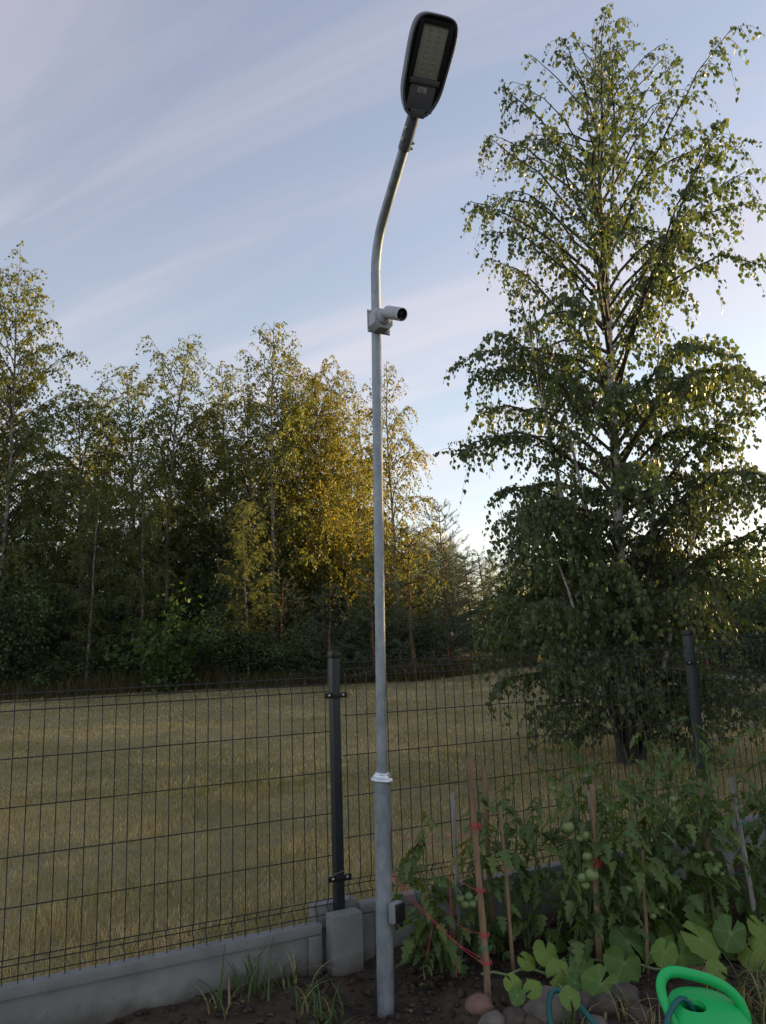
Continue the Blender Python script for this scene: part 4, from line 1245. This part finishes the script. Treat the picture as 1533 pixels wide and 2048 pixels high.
FRUIT = [[0.314, 4.0, 0.32, 0.0253], [0.356, 4.0, 0.327, 0.0253], [0.335, 3.98, 0.296, 0.0252], [0.37, 3.98, 0.299, 0.0252], [0.402, 4.0, 0.315, 0.0225], [0.886, 3.86, 0.437, 0.0271], [0.931, 3.85, 0.45, 0.0379], [0.902, 3.87, 0.4, 0.0245], [0.856, 3.95, 0.643, 0.0361], [0.934, 3.95, 0.605, 0.0305], [0.908, 3.95, 0.59, 0.0222], [0.931, 3.92, 0.514, 0.0276], [1.037, 4.05, 0.638, 0.0256], [1.073, 4.05, 0.644, 0.0228], [1.165, 3.95, 0.449, 0.0333], [1.155, 3.95, 0.397, 0.0305], [1.123, 3.93, 0.358, 0.0221], [1.435, 4.1, 0.726, 0.0231], [1.447, 4.1, 0.67, 0.0317], [1.483, 4.12, 0.67, 0.0232], [1.59, 4.08, 0.464, 0.0229], [1.567, 4.1, 0.455, 0.0202], [1.529, 4.1, 0.451, 0.0231], [1.594, 4.06, 0.394, 0.0285], [1.622, 4.08, 0.411, 0.0229], [1.629, 4.06, 0.374, 0.0143], [0.826, 4.1, 0.802, 0.0202], [1.231, 3.95, 0.227, 0.0194], [1.278, 3.95, 0.266, 0.0167]]
TOM = [  # x, y, height, lean, leaves, label
    (0.22, 4.02, .74, -.10, 30, 'tomato plant nearest the lamp pole, tangled in red twine'),
    (0.40, 4.16, .82, .02, 34, 'tomato plant with a low cluster of five green fruits'),
    (0.66, 4.25, .90, .08, 30, 'thin tomato plant beside the slender leaning stake'),
    (0.90, 4.04, .92, .10, 36, 'tomato plant with the biggest green fruits on the middle stake'),
    (1.14, 4.10, .96, .05, 36, 'tomato plant just right of the middle stake'),
    (1.02, 4.42, 1.0, .0, 30, 'tomato plant by the plinth behind the middle stake'),
    (1.36, 4.22, 1.0, .06, 38, 'tall tomato plant in front of the birch trunk'),
    (1.58, 4.26, .98, .06, 38, 'tomato plant at the foot of the right fence post'),
    (1.44, 4.58, 1.02, .0, 32, 'tomato plant close to the fence behind the tall ones'),
    (1.84, 4.32, .98, .10, 38, 'tomato plant around the pale grey stake'),
    (2.08, 4.55, 1.0, .05, 36, 'tomato plant at the right picture edge'),
    (1.78, 4.72, 1.02, .0, 32, 'tomato plant hard against the fence behind the pale stake'),
    (2.25, 4.30, .85, .05, 30, 'tomato plant cut by the right picture edge in front'),
]
proots = []
for j, (x, y, h, ln, nlf, lab) in enumerate(TOM):
    y -= .07
    r_ = random.Random(200 + j)
    z0 = float(soil_z(x, y))
    root = empty('tomato_plant', (x, y, z0), label=lab, cat='tomato plant', group='tomato plants'); proots.append(root)
    stems = []
    for q in range(3):
        a = r_.uniform(0, 6.28); o_ = r_.uniform(.08, .24) if q else .05
        hq = h * (1 if q == 0 else r_.uniform(.7, .98))
        pts = []; wx = wy = 0
        for t in range(10):
            u = t / 9; wx += r_.uniform(-.014, .014); wy += r_.uniform(-.014, .014)
            pts.append(Vector((math.cos(a) * o_ * u + ln * u + wx, math.sin(a) * o_ * u * .8 + wy, hq * u - .03 * (q > 0))))
        stems.append(pts)
        MB().tube(pts, [.0075 - .0055 * t / 9 for t in range(10)], 6).build('stem', 'tomato_stem', root)
    nlf = int(nlf * 1.35)
    for q in range(nlf):
        pts = stems[q % 3]; u = .18 + .82 * ((q // 3 + r_.random()) / (nlf / 3))
        k = min(int(u * 9), 8); p = pts[k].lerp(pts[k + 1], min(u * 9 - k, 1))
        s = (1.05 if u < .8 else .72) * r_.uniform(.7, 1.25) * .72
        link('leaf', TOML[(q * 3 + j) % 8], root, loc=p, rot=(r_.uniform(-.45, .5), r_.uniform(-.35, .35), q * 2.4 + r_.uniform(-.6, .6)), scale=s)
for j, (x, y, z, rr) in enumerate(FRUIT):
    best = min(proots, key=lambda o_: (o_.location.x - x) ** 2 + (o_.location.y - y) ** 2)
    fo = link('tomato', FRUIT_ME[j % 2], best, loc=(x - best.location.x, y - best.location.y, z - best.location.z), rot=(random.Random(j).uniform(-.5, .5), random.Random(j + 50).uniform(-.5, .5), j), scale=rr * .86)
    link('calyx', CALYX, fo)

# stakes: base, top, radius, material, label
STK = [
    ((.395, 3.65, -.15), (.372, 3.78, 1.012), .0175, 'stake_wood', 'tall reddish wooden stake tied with red twine, standing by the red stone'),
    ((.485, 4.20, -.10), (.493, 4.25, .90), .017, 'stake_wood', 'wooden stake right behind the tall twine-tied stake'),
    ((.545, 3.90, -.10), (.533, 4.00, .742), .0105, 'stake_wood', 'slender leaning stake right of the twine-tied stake'),
    ((.318, 4.15, -.10), (.310, 4.15, .785), .014, 'stake_grey', 'weathered stake left of the twine-tied stake'),
    ((.945, 3.92, -.10), (1.002, 4.00, .832), .0185, 'stake_wood', 'thick middle stake with a pale sawn top among the fruits'),
    ((1.03, 4.20, -.10), (1.056, 4.30, .835), .013, 'stake_grey', 'pale stake just behind the thick middle stake'),
    ((1.60, 4.16, -.10), (1.672, 4.35, .78), .018, 'stake_wood', 'stake standing in front of the right fence post'),
    ((1.825, 4.14, -.10), (1.825, 4.30, .79), .0175, 'stake_grey', 'pale grey leaning stake at the right picture edge'),
    ((1.165, 3.89, -.10), (1.208, 3.95, .527), .010, 'stake_wood', 'thin short stake between the middle stake and the right post'),
]
for j, (a, b, r_, mt, lab) in enumerate(STK):
    A_, B_ = Vector(a), Vector(b); rr = random.Random(300 + j)
    root = empty('garden_stake', (a[0], a[1], 0), label=lab, cat='stake', group='tomato stakes')
    pts = [A_.lerp(B_, t / 8) - Vector((a[0], a[1], 0)) + Vector((rr.uniform(-.003, .003), rr.uniform(-.003, .003), 0)) for t in range(9)]
    MB().tube(pts, [r_ * .84 * rr.uniform(.90, 1.08) for _ in range(9)], 8).build('shaft', mt, root)

# twine
def twine(pts, label, m='twine_red', r_=.0013, grp='red twine ties', coils=()):
    P_ = [Vector(p) for p in pts]; c = P_[0]
    out = []
    for i in range(len(P_) - 1):
        for t in range(8):
            u = t / 8; q = P_[i].lerp(P_[i + 1], u); q.z -= .012 * math.sin(math.pi * u) * (P_[i + 1] - P_[i]).length / .2
            out.append(q)
    out.append(P_[-1])
    o_ = MB().tube([p - c for p in out], r_, 5).mesh('twine', m)
    return link('garden_twine', o_, loc=c, label=label, cat='twine', group=grp)


def coil(cx, cy, cz_, rad, turns, label, m='twine_red', rise=.006, loose=0.0, grp='twine wound round stakes'):
    r_ = random.Random(int(cz_ * 1000)); pts = []
    for k in range(turns * 14 + 1):
        a = k / 14 * 6.283; rr = rad + .002 + loose * r_.random()
        pts.append((rr * math.cos(a), rr * math.sin(a), rise * k / 14 + loose * .6 * r_.uniform(-1, 1)))
    return MB().tube(pts, .0014, 5).build('twine_coil', m, loc=(cx, cy, cz_), label=label, cat='twine', group=grp)


twine([(-.02, 3.675, .535), (.18, 3.68, .31), (.385, 3.672, .165)], 'upper long red twine strand from lamp pole down to the tall stake')
twine([(-.015, 3.68, .55), (.165, 3.67, .335), (.38, 3.665, .150)], 'lower long red twine strand sagging beside its twin by the lamp pole')
twine([(-.02, 3.69, .73), (.10, 3.85, .63), (.30, 4.14, .42)], 'red twine from the lamp pole into the first tomato plant')
twine([(.372, 3.735, .70), (.27, 3.86, .64), (.10, 4.0, .58)], 'red twine reaching left from the knot on the tall stake')
twine([(.372, 3.735, .70), (.29, 3.8, .56), (.255, 3.85, .46), (.25, 3.86, .14)], 'red twine hanging down left of the tall stake')
twine([(.255, 3.86, .47), (.262, 3.85, .30), (.268, 3.83, .03)], 'red twine dropping straight to the soil by the first plant')
twine([(.14, 3.86, .42), (.165, 3.84, .25), (.13, 3.8, .14)], 'loose curl of red twine above the dark soil')
twine([(.385, 3.72, .44), (.32, 3.78, .45), (.30, 3.86, .44)], 'short red twine loop halfway up the tall stake')
twine([(.39, 3.70, .26), (.25, 3.86, .27), (.18, 3.98, .28)], 'low horizontal red twine left of the tall stake')
twine([(1.62, 4.20, .36), (1.75, 4.2, .34), (1.825, 4.18, .33)], 'thin green twine between the post stake and the pale stake', 'twine_green', grp='green twine ties')
coil(.379, 3.737, .695, .0185, 5, 'bright red twine knot high on the tall stake', loose=.008)
coil(.385, 3.703, .435, .0185, 3, 'red twine wound round the middle of the tall stake', loose=.002)
coil(.389, 3.682, .255, .0185, 3, 'red twine wound low round the tall stake', loose=.002)
coil(.392, 3.668, .145, .0185, 3, 'red twine wound round the tall stake near its foot', loose=.002)
coil(.391, 3.677, .205, .0185, 2, 'small green twine knot on the tall stake', 'twine_green', loose=.010)
coil(.975, 3.962, .455, .0195, 6, 'bright red twine bundle on the thick middle stake', loose=.014)
coil(1.825, 4.24, .56, .0185, 3, 'twine wound round the pale grey stake', 'twine_green', loose=.003)

# ------------------------------------------------------------------ pumpkin plants
PUMPL = []
for k in range(6):
    r_ = random.Random(400 + k); na = 61
    angs = [R(-90) + R(9) + (2 * math.pi - R(18)) * i / (na - 1) for i in range(na)]
    V, F, vein = [(0, 0, 0)], [], [1.0]
    amp = r_.uniform(.02, .07); ph = r_.uniform(0, 6)
    for ri, rad in enumerate((.22, .5, .78, 1.0)):
        for i, a in enumerate(angs):
            phi = (a + R(90)) / (2 * math.pi)
            lobe = 1 + .022 * math.cos(5 * (a - R(90))) * rad + (.045 * math.cos(13 * a + ph) * (.5 + .5 * math.sin(4 * a + ph)) if ri == 3 else 0)
            rr = rad * lobe * (1.0 - .10 * abs(math.sin(a - R(90))) if True else 1)
            z = .10 * rad * rad * math.cos(5 * (a - R(90))) * .6 + amp * rad * math.sin(3 * a + ph) - .16 * rad ** 2
            V.append((rr * math.cos(a), rr * math.sin(a) + 0.0, z))
            d5 = abs(((a - R(90)) / (2 * math.pi / 5) + .5) % 1 - .5)
            vein.append(.9 * max(0, 1 - d5 * 16) * (1 - .5 * rad))
    for i in range(na - 1): F.append((0, 1 + i, 2 + i))
    for ri in range(3):
        for i in range(na - 1):
            b = 1 + ri * na + i
            F.append((b, b + na, b + na + 1)); F.append((b, b + na + 1, b + 1))
    PUMPL.append(np_mesh('pumpkin_leaf', np.array(V), np.array(F), 'pumpkin_leaf', smooth=True, extra=vein))
PUMP = [[0.688, 3.827, 0.129, 0.05], [0.594, 3.828, 0.047, 0.034], [0.474, 3.466, 0.147, 0.029], [0.474, 3.356, 0.146, 0.025], [0.545, 3.4, 0.152, 0.032], [0.772, 3.754, 0.077, 0.053], [0.772, 3.659, 0.066, 0.032], [0.682, 3.338, 0.141, 0.036], [0.882, 3.645, 0.06, 0.068], [1.041, 3.831, 0.05, 0.079], [1.098, 3.928, 0.121, 0.066], [1.307, 4.123, 0.077, 0.065], [1.19, 3.702, 0.159, 0.043], [1.326, 3.893, 0.055, 0.075], [1.452, 4.254, 0.04, 0.056], [1.381, 3.907, 0.097, 0.057], [1.411, 3.834, 0.16, 0.065], [1.531, 4.019, 0.146, 0.07], [1.54, 4.178, 0.141, 0.053], [1.583, 3.913, 0.153, 0.059], [1.623, 4.021, 0.04, 0.057], [1.68, 3.917, 0.05, 0.059], [1.906, 4.443, 0.057, 0.058], [1.761, 3.995, 0.139, 0.056], [2.029, 4.518, 0.064, 0.057], [1.643, 4.37, 0.114, 0.056], [1.503, 4.292, 0.133, 0.05], [0.798, 4.137, 0.04, 0.048], [0.866, 3.847, 0.068, 0.039], [1.342, 3.502, 0.16, 0.033], [0.716, 3.722, 0.059, 0.043], [1.021, 4.048, 0.085, 0.034], [1.198, 3.952, 0.044, 0.033]]
pl_labels = ['small-leaved pumpkin plant spilling over the stones by the tall stake', 'pumpkin plant with two large notched leaves in the middle of the bed edge',
             'broad pumpkin plant behind the green watering can handle', 'pumpkin plant at the right edge behind the watering can']
pl_base = [(.62, 3.86), (1.0, 3.95), (1.38, 4.05), (1.78, 4.15)]
prt = [empty('pumpkin_plant', (x, y, float(soil_z(x, y))), label=l_, cat='pumpkin plant', group='pumpkin plants along the bed edge') for (x, y), l_ in zip(pl_base, pl_labels)]
for j, (bx, by) in enumerate(pl_base):
    r_ = random.Random(440 + j)
    pts = [Vector((-.24 + .06 * t, r_.uniform(-.04, .04) - .012 * t, .022 + r_.uniform(0, .03))) for t in range(9)]
    MB().tube(pts, .0055, 6).build('vine', 'pumpkin_stem', prt[j])
for j, (x, y, z, s) in enumerate(PUMP):
    r_ = random.Random(500 + j)
    k = min(range(4), key=lambda i: abs(pl_base[i][0] - x)); root = prt[k]
    gz = float(soil_z(x, y)); z = max(z, gz + .07)
    loc = Vector((x, y, z)) - root.location
    nrm = Vector((r_.uniform(-.42, .42), -.80 + r_.uniform(-.3, .4), .60)).normalized()
    up_ = Vector((r_.uniform(-.8, .8), .2, -1)) if r_.random() < .75 else Vector((r_.uniform(-1, 1), 0, .4))
    yv = (up_ - nrm * up_.dot(nrm)).normalized(); xv = yv.cross(nrm)
    o_ = link('leaf', PUMPL[j % 6], root)
    sc_ = s * r_.uniform(1.22, 1.5)
    o_.matrix_local = Matrix(((xv.x, yv.x, nrm.x, loc.x), (xv.y, yv.y, nrm.y, loc.y), (xv.z, yv.z, nrm.z, loc.z), (0, 0, 0, 1))) @ Matrix.Scale(sc_, 4)
    b_ = Vector((loc.x * .72 + r_.uniform(-.03, .03), loc.y * .6 + .05, .015))
    MB().tube([b_, b_.lerp(loc, .5) + Vector((0, .01, .045)), loc - nrm * .012, loc - nrm * .001], [.0042, .0038, .0034, .003], 6).build('stalk', 'pumpkin_stem', root)

# ------------------------------------------------------------------ stones
STONE = [(0.342, 3.584, 0.065, 0.050, 'red_stone', 'rounded reddish stone at the foot of the tall stake'), (0.381, 3.472, 0.062, 0.036, 'grey_stone', 'flat grey stone in front of the rounded reddish stone'),
         (0.478, 3.482, 0.058, 0.045, 'dark_stone', 'brownish stone beside the flat grey stone'), (0.620, 3.52, 0.105, 0.085, 'grey_stone', 'largest rough grey rock under the small pumpkin leaves'),
         (0.789, 3.612, 0.062, 0.045, 'dark_stone', 'dark stone right of the largest rock'), (0.865, 3.540, 0.066, 0.055, 'dark_stone', 'dark stone under the notched pumpkin leaves'),
         (0.985, 3.654, 0.085, 0.055, 'dark_stone', 'broad dark stone left of the watering can'), (1.000, 3.50, 0.058, 0.048, 'dark_stone', 'dark stone nearest the watering can handle'),
         (1.70, 3.98, 0.075, 0.045, 'red_stone', 'long reddish stone at the right edge behind the can'), (1.379, 3.80, 0.06, 0.04, 'red_stone', 'small reddish stone behind the can handle'),
         (0.545, 3.452, 0.045, 0.035, 'dark_stone', 'small dark stone left of the largest rock'), (0.313, 4.059, 0.026, 0.02, 'grey_stone', 'small pale stone on the soil below the five green fruits'),
         (0.80, 3.42, 0.06, 0.04, 'grey_stone', 'grey stone between the two hose bends')]
for j, (x, y, w, h, mt, lab) in enumerate(STONE):
    r_ = np.random.default_rng(600 + j)
    bm = bmesh.new(); bmesh.ops.create_icosphere(bm, subdivisions=3, radius=1)
    off = r_.uniform(0, 50, 3)
    planes = [(Vector(unit(r_.normal(size=3))), r_.uniform(.72, .95)) for _ in range(7 if mt != 'red_stone' else 3)]
    for v in bm.verts:
        p = v.co.copy()
        for n_, d_ in planes:
            e = p.dot(n_) - d_
            if e > 0: p -= n_ * e * .85
        nse = float(vnoise(np.array(p.x * 2 + off[0]), np.array(p.y * 2 + p.z * 1.7 + off[1]), j)) - .5
        nse2 = float(vnoise(np.array(p.x * 6 + off[1]), np.array(p.y * 6 + p.z * 5 + off[2]), j + 9)) - .5
        v.co = p * (1 + .30 * nse + .10 * nse2)
        v.co.x *= w; v.co.y *= w * .8; v.co.z *= h
    for f in bm.faces: f.smooth = True
    me = bpy.data.meshes.new('stone'); bm.to_mesh(me); bm.free(); me.materials.append(MATS[mt])
    link('garden_stone', me, loc=(x, y, float(soil_z(x, y)) + h * .22), rot=(0, 0, r_.uniform(-.6, .6)), label=lab, cat='stone', group='stones along the bed edge')

# ------------------------------------------------------------------ watering can and hose
CX, CY = 1.165, 3.17
can = empty('watering_can', (CX, CY, 0.005), label='bright green plastic watering can with arched handle and hose inside', cat='watering can')


def ell(a, b, z, n=40, cx=0, cy=0): return [(cx + a * math.copysign(abs(math.cos(2 * math.pi * k / n)) ** .85, math.cos(2 * math.pi * k / n)), cy + b * math.copysign(abs(math.sin(2 * math.pi * k / n)) ** .85, math.sin(2 * math.pi * k / n)), z) for k in range(n)]


def loft(rings, cap0=False, cap1=False):
    n = len(rings[0]); m = MB(); fs = []
    for i in range(len(rings) - 1):
        for j in range(n):
            k = (j + 1) % n; fs.append((i * n + j, i * n + k, (i + 1) * n + k, (i + 1) * n + j))
    if cap0: fs.append(tuple(range(n))[::-1])
    if cap1: fs.append(tuple((len(rings) - 1) * n + j for j in range(n)))
    return m.add([v for r_ in rings for v in r_], fs)


body_rings = [ell(.128, .088, 0), ell(.138, .096, .006), ell(.150, .108, .05), ell(.152, .110, .10), ell(.148, .106, .128), ell(.138, .097, .146), ell(.120, .082, .157), ell(.095, .062, .162, cx=-.012),
              ell(.062, .040, .1635, cx=-.045), ell(.052, .033, .1640, cx=-.055), ell(.047, .029, .160, cx=-.055), ell(.046, .028, .140, cx=-.055), ell(.060, .045, .115, cx=-.05), ell(.110, .075, .10), ell(.130, .09, .05), ell(.120, .08, .012)]
# the top slopes: higher to the back and the left
rr_ = []
for rg_ in body_rings:
    rr_.append([(x, y, z + (.045 * y / .1 - .020 * x / .15) * max(0, min(1, (z - .06) / .09))) for x, y, z in rg_])
loft(rr_, cap0=True, cap1=True).build('body', 'can_green', can)
hp = [(-.128, -.055, .085), (-.150, -.040, .135), (-.166, -.005, .190), (-.163, .020, .232), (-.140, .032, .262), (-.100, .036, .270), (-.040, .036, .258), (.030, .034, .238), (.090, .030, .208), (.130, .022, .168), (.146, .012, .120), (.146, .006, .085)]
hs_ = []
for i in range(len(hp) - 1):
    for t in range(4):
        u = t / 4; p0_, p1_, p2_, p3_ = (Vector(hp[max(i - 1, 0)]), Vector(hp[i]), Vector(hp[i + 1]), Vector(hp[min(i + 2, len(hp) - 1)]))
        hs_.append(.5 * ((2 * p1_) + (p2_ - p0_) * u + (2 * p0_ - 5 * p1_ + 4 * p2_ - p3_) * u * u + (3 * p1_ - p0_ - 3 * p2_ + p3_) * u ** 3))
hs_.append(Vector(hp[-1]))
MB().tube(hs_, [.0165 + .004 * math.sin(math.pi * i / len(hs_)) ** 2 for i in range(len(hs_))], 16).build('handle', 'can_green', can)
spt = MB().tube([(.04, -.085, .035), (.05, -.16, .06), (.06, -.26, .13), (.065, -.32, .185)], [.030, .022, .016, .014], 16).build('spout', 'can_green', can)
MB().lathe([(.014, 0), (.034, .022), (.036, .03), (.0, .036)], 20, Matrix.Translation((.065, -.315, .18)) @ Matrix.Rotation(R(55), 4, 'X'), cap=False).build('rose', 'can_green', spt)


def smooth_path(pts, n=6):
    out = []
    P_ = [Vector(p) for p in pts]
    for i in range(len(P_) - 1):
        a, b, c, d = P_[max(i - 1, 0)], P_[i], P_[i + 1], P_[min(i + 2, len(P_) - 1)]
        for t in range(n):
            u = t / n
            out.append(.5 * ((2 * b) + (c - a) * u + (2 * a - 5 * b + 4 * c - d) * u * u + (3 * b - a - 3 * c + d) * u ** 3))
    out.append(P_[-1]); return out


hose = smooth_path([(1.13, 3.19, .09), (1.105, 3.175, .165), (1.07, 3.16, .198), (1.03, 3.135, .190), (.985, 3.10, .150), (.955, 3.04, .08), (.935, 2.93, .025), (.89, 2.92, .015), (.85, 3.05, .03), (.80, 3.22, .03), (.745, 3.35, .075), (.685, 3.435, .118), (.63, 3.44, .118), (.60, 3.37, .07), (.595, 3.2, .03), (.56, 2.9, .02), (.3, 2.5, .015)])
link('garden_hose', MB().tube([p - Vector((1.13, 3.19, 0)) for p in hose], .0108, 12).mesh('hose', 'hose_teal'), loc=(1.13, 3.19, 0), label='teal garden hose looping over stones into the watering can', cat='hose')

# ------------------------------------------------------------------ weeds and grass tufts in the bed
def tuft(x, y, n, h, label, seed, dry=.1, spread=.05, z=None):
    rgx = np.random.default_rng(seed)
    z = float(soil_z(x, y)) - .005 if z is None else z
    a = rgx.uniform(0, 6.283, n); m = 6; s = np.linspace(0, 1, m)
    L = h * rgx.uniform(.5, 1.2, n); out = rgx.uniform(.35, 1.15, n)
    b0_ = rgx.normal(0, spread, (n, 2))
    Px = b0_[:, :1] + np.cos(a)[:, None] * L[:, None] * out[:, None] * s ** 1.6
    Py = b0_[:, 1:] + np.sin(a)[:, None] * L[:, None] * out[:, None] * s ** 1.6
    Pz = L[:, None] * (s * 1.0 - .55 * out[:, None] * s ** 2.4)
    C = np.stack([Px, Py, Pz], -1)
    side = np.stack([-np.sin(a), np.cos(a), np.zeros(n)], 1)[:, None] * (.0042 * (1 - s ** 1.5) + .0003)[None, :, None] * rgx.uniform(.7, 1.4, n)[:, None, None]
    V = np.stack([C - side, C + side], 2).reshape(-1, 3)
    i = (np.arange(n)[:, None] * m + np.arange(m - 1)[None]).ravel() * 2
    F = np.stack([i, i + 1, i + 3, i + 2], 1)
    rv = np.where(rgx.random(n) < dry, 1.0, rgx.uniform(0, .7, n))
    return link('grass_tuft', np_mesh('grass_tuft', V, F, 'weed_grass', smooth=True, rnd=np.repeat(rv, m * 2)), loc=(x, y, z), label=label, cat='weed', group='grass tufts in the garden')


TUFTS = [(-.66, 3.76, 30, .30, 'long-bladed grass tuft against the plinth left of the footing block', .06), (-.50, 3.80, 16, .22, 'grass tuft close left of the footing block', .2), (-.42, 3.62, 18, .20, 'green grass tuft in front of the footing block', .1),
         (-.31, 3.50, 16, .19, 'grass tuft left of the lamp pole foot', .1), (-.80, 3.66, 14, .17, 'thin grass tuft at the plinth foot farther left', .3), (-.28, 3.36, 12, .14, 'low grass tuft at the bottom edge left of the pole', .2),
         (1.46, 3.42, 34, .22, 'thick grass tuft right of the watering can', .25), (1.55, 3.62, 30, .22, 'grass tuft behind the right side of the can', .3), (1.66, 3.5, 30, .2, 'grass tuft at the right picture edge', .3), (1.36, 3.62, 20, .17, 'grass tuft under the can handle arch', .3), (1.72, 3.75, 26, .2, 'grass tuft below the right pumpkin leaves', .25), (1.5, 3.25, 26, .2, 'grass tuft at the bottom right corner', .3),
         (.93, 3.5, 16, .16, 'dry grass tuft between dark stones', .6), (1.02, 3.38, 16, .15, 'dry grass tuft by the hose bend', .6), (.70, 3.40, 10, .14, 'few grass blades by the largest rock', .3), (.12, 3.92, 5, .10, 'sparse grass sprout on soil behind the pole', .4)]
for j, (x, y, n, h, lab, dry) in enumerate(TUFTS): tuft(x, y, n, h, lab, 700 + j, dry, .035 if n < 24 else .06)
MB().tube(smooth_path([(0, 0, 0), (.05, 0, .22), (.16, -.01, .38), (.32, -.02, .50), (.58, -.03, .585)]), [.0018 - .0012 * k / 24 for k in range(25)], 5).build('grass_stalk', 'stake_grey', loc=(-.64, 3.78, 0), label='long pale dry grass stalk arching across the fence post', cat='grass stalk')

# clods, pebbles and straw on the soil
rgx = np.random.default_rng(77)
n = 9500
t = rgx.uniform(-2.6, 2.8, n); d = -np.abs(rgx.uniform(.03, 1.9, n))
X = FO[0] + FD[0] * t + FN[0] * d; Y = FO[1] + FD[1] * t + FN[1] * d
ico = bmesh.new(); bmesh.ops.create_icosphere(ico, subdivisions=1, radius=1); ico.verts.ensure_lookup_table()
IV = np.array([v.co[:] for v in ico.verts]); IF = np.array([[v.index for v in f.verts] for f in ico.faces]); ico.free()
sz = .003 + .021 * rgx.uniform(0, 1, n) ** 4
V = (IV[None] * (1 + .35 * rgx.normal(size=(n, len(IV), 1))) * sz[:, None, None] * rgx.uniform(.6, 1.3, (n, 1, 3)) * np.array([1, 1, .7])) + np.stack([X, Y, soil_z(X, Y) + sz * .25], 1)[:, None]
F = (np.arange(n)[:, None, None] * len(IV) + IF[None]).reshape(-1, 3)
link('soil_clods', np_mesh('soil_clods', V.reshape(-1, 3), F, 'clod'), label='small clods and pebbles scattered over the garden soil', cat='soil', kind='stuff')
n = 1100
t = rgx.uniform(-2.6, 2.8, n); d = -np.abs(rgx.uniform(.03, 1.6, n))
X = FO[0] + FD[0] * t + FN[0] * d; Y = FO[1] + FD[1] * t + FN[1] * d
a = rgx.uniform(0, 6.283, n); L = rgx.uniform(.015, .07, n)
c0 = np.stack([X, Y, soil_z(X, Y) + .006], 1); dv = np.stack([np.cos(a), np.sin(a), rgx.normal(0, .12, n)], 1) * L[:, None] * .5
V, F = tubes_np(np.stack([c0 - dv, c0 + dv + np.array([0, 0, .003]) * 1], 1), np.full((n, 2), .0008), 3)
link('straw', np_mesh('straw', V, F, 'dry_grass', rnd=np.repeat(rgx.uniform(.5, 1, n), 6)), label='bits of dry straw strewn on the garden soil', cat='straw', kind='stuff')

n = 420
t = rgx.uniform(-2.2, 2.6, n); d = -np.abs(rgx.uniform(.03, 1.5, n))
X = FO[0] + FD[0] * t + FN[0] * d; Y = FO[1] + FD[1] * t + FN[1] * d
A = rgx.normal(size=(n, 3)); A[:, 2] *= .15
Nn = rgx.normal(size=(n, 3)) * .35; Nn[:, 2] = 1
V, F = leaves_np(np.stack([X, Y, soil_z(X, Y) + .008], 1), A, Nn, rgx.uniform(.012, .04, n), LEAF5)
link('leaf_litter', np_mesh('leaf_litter', V, F, 'dry_grass', rnd=np.repeat(rgx.uniform(.3, 1, n), 8)), label='withered leaves lying scattered on the garden soil', cat='leaf litter', kind='stuff')
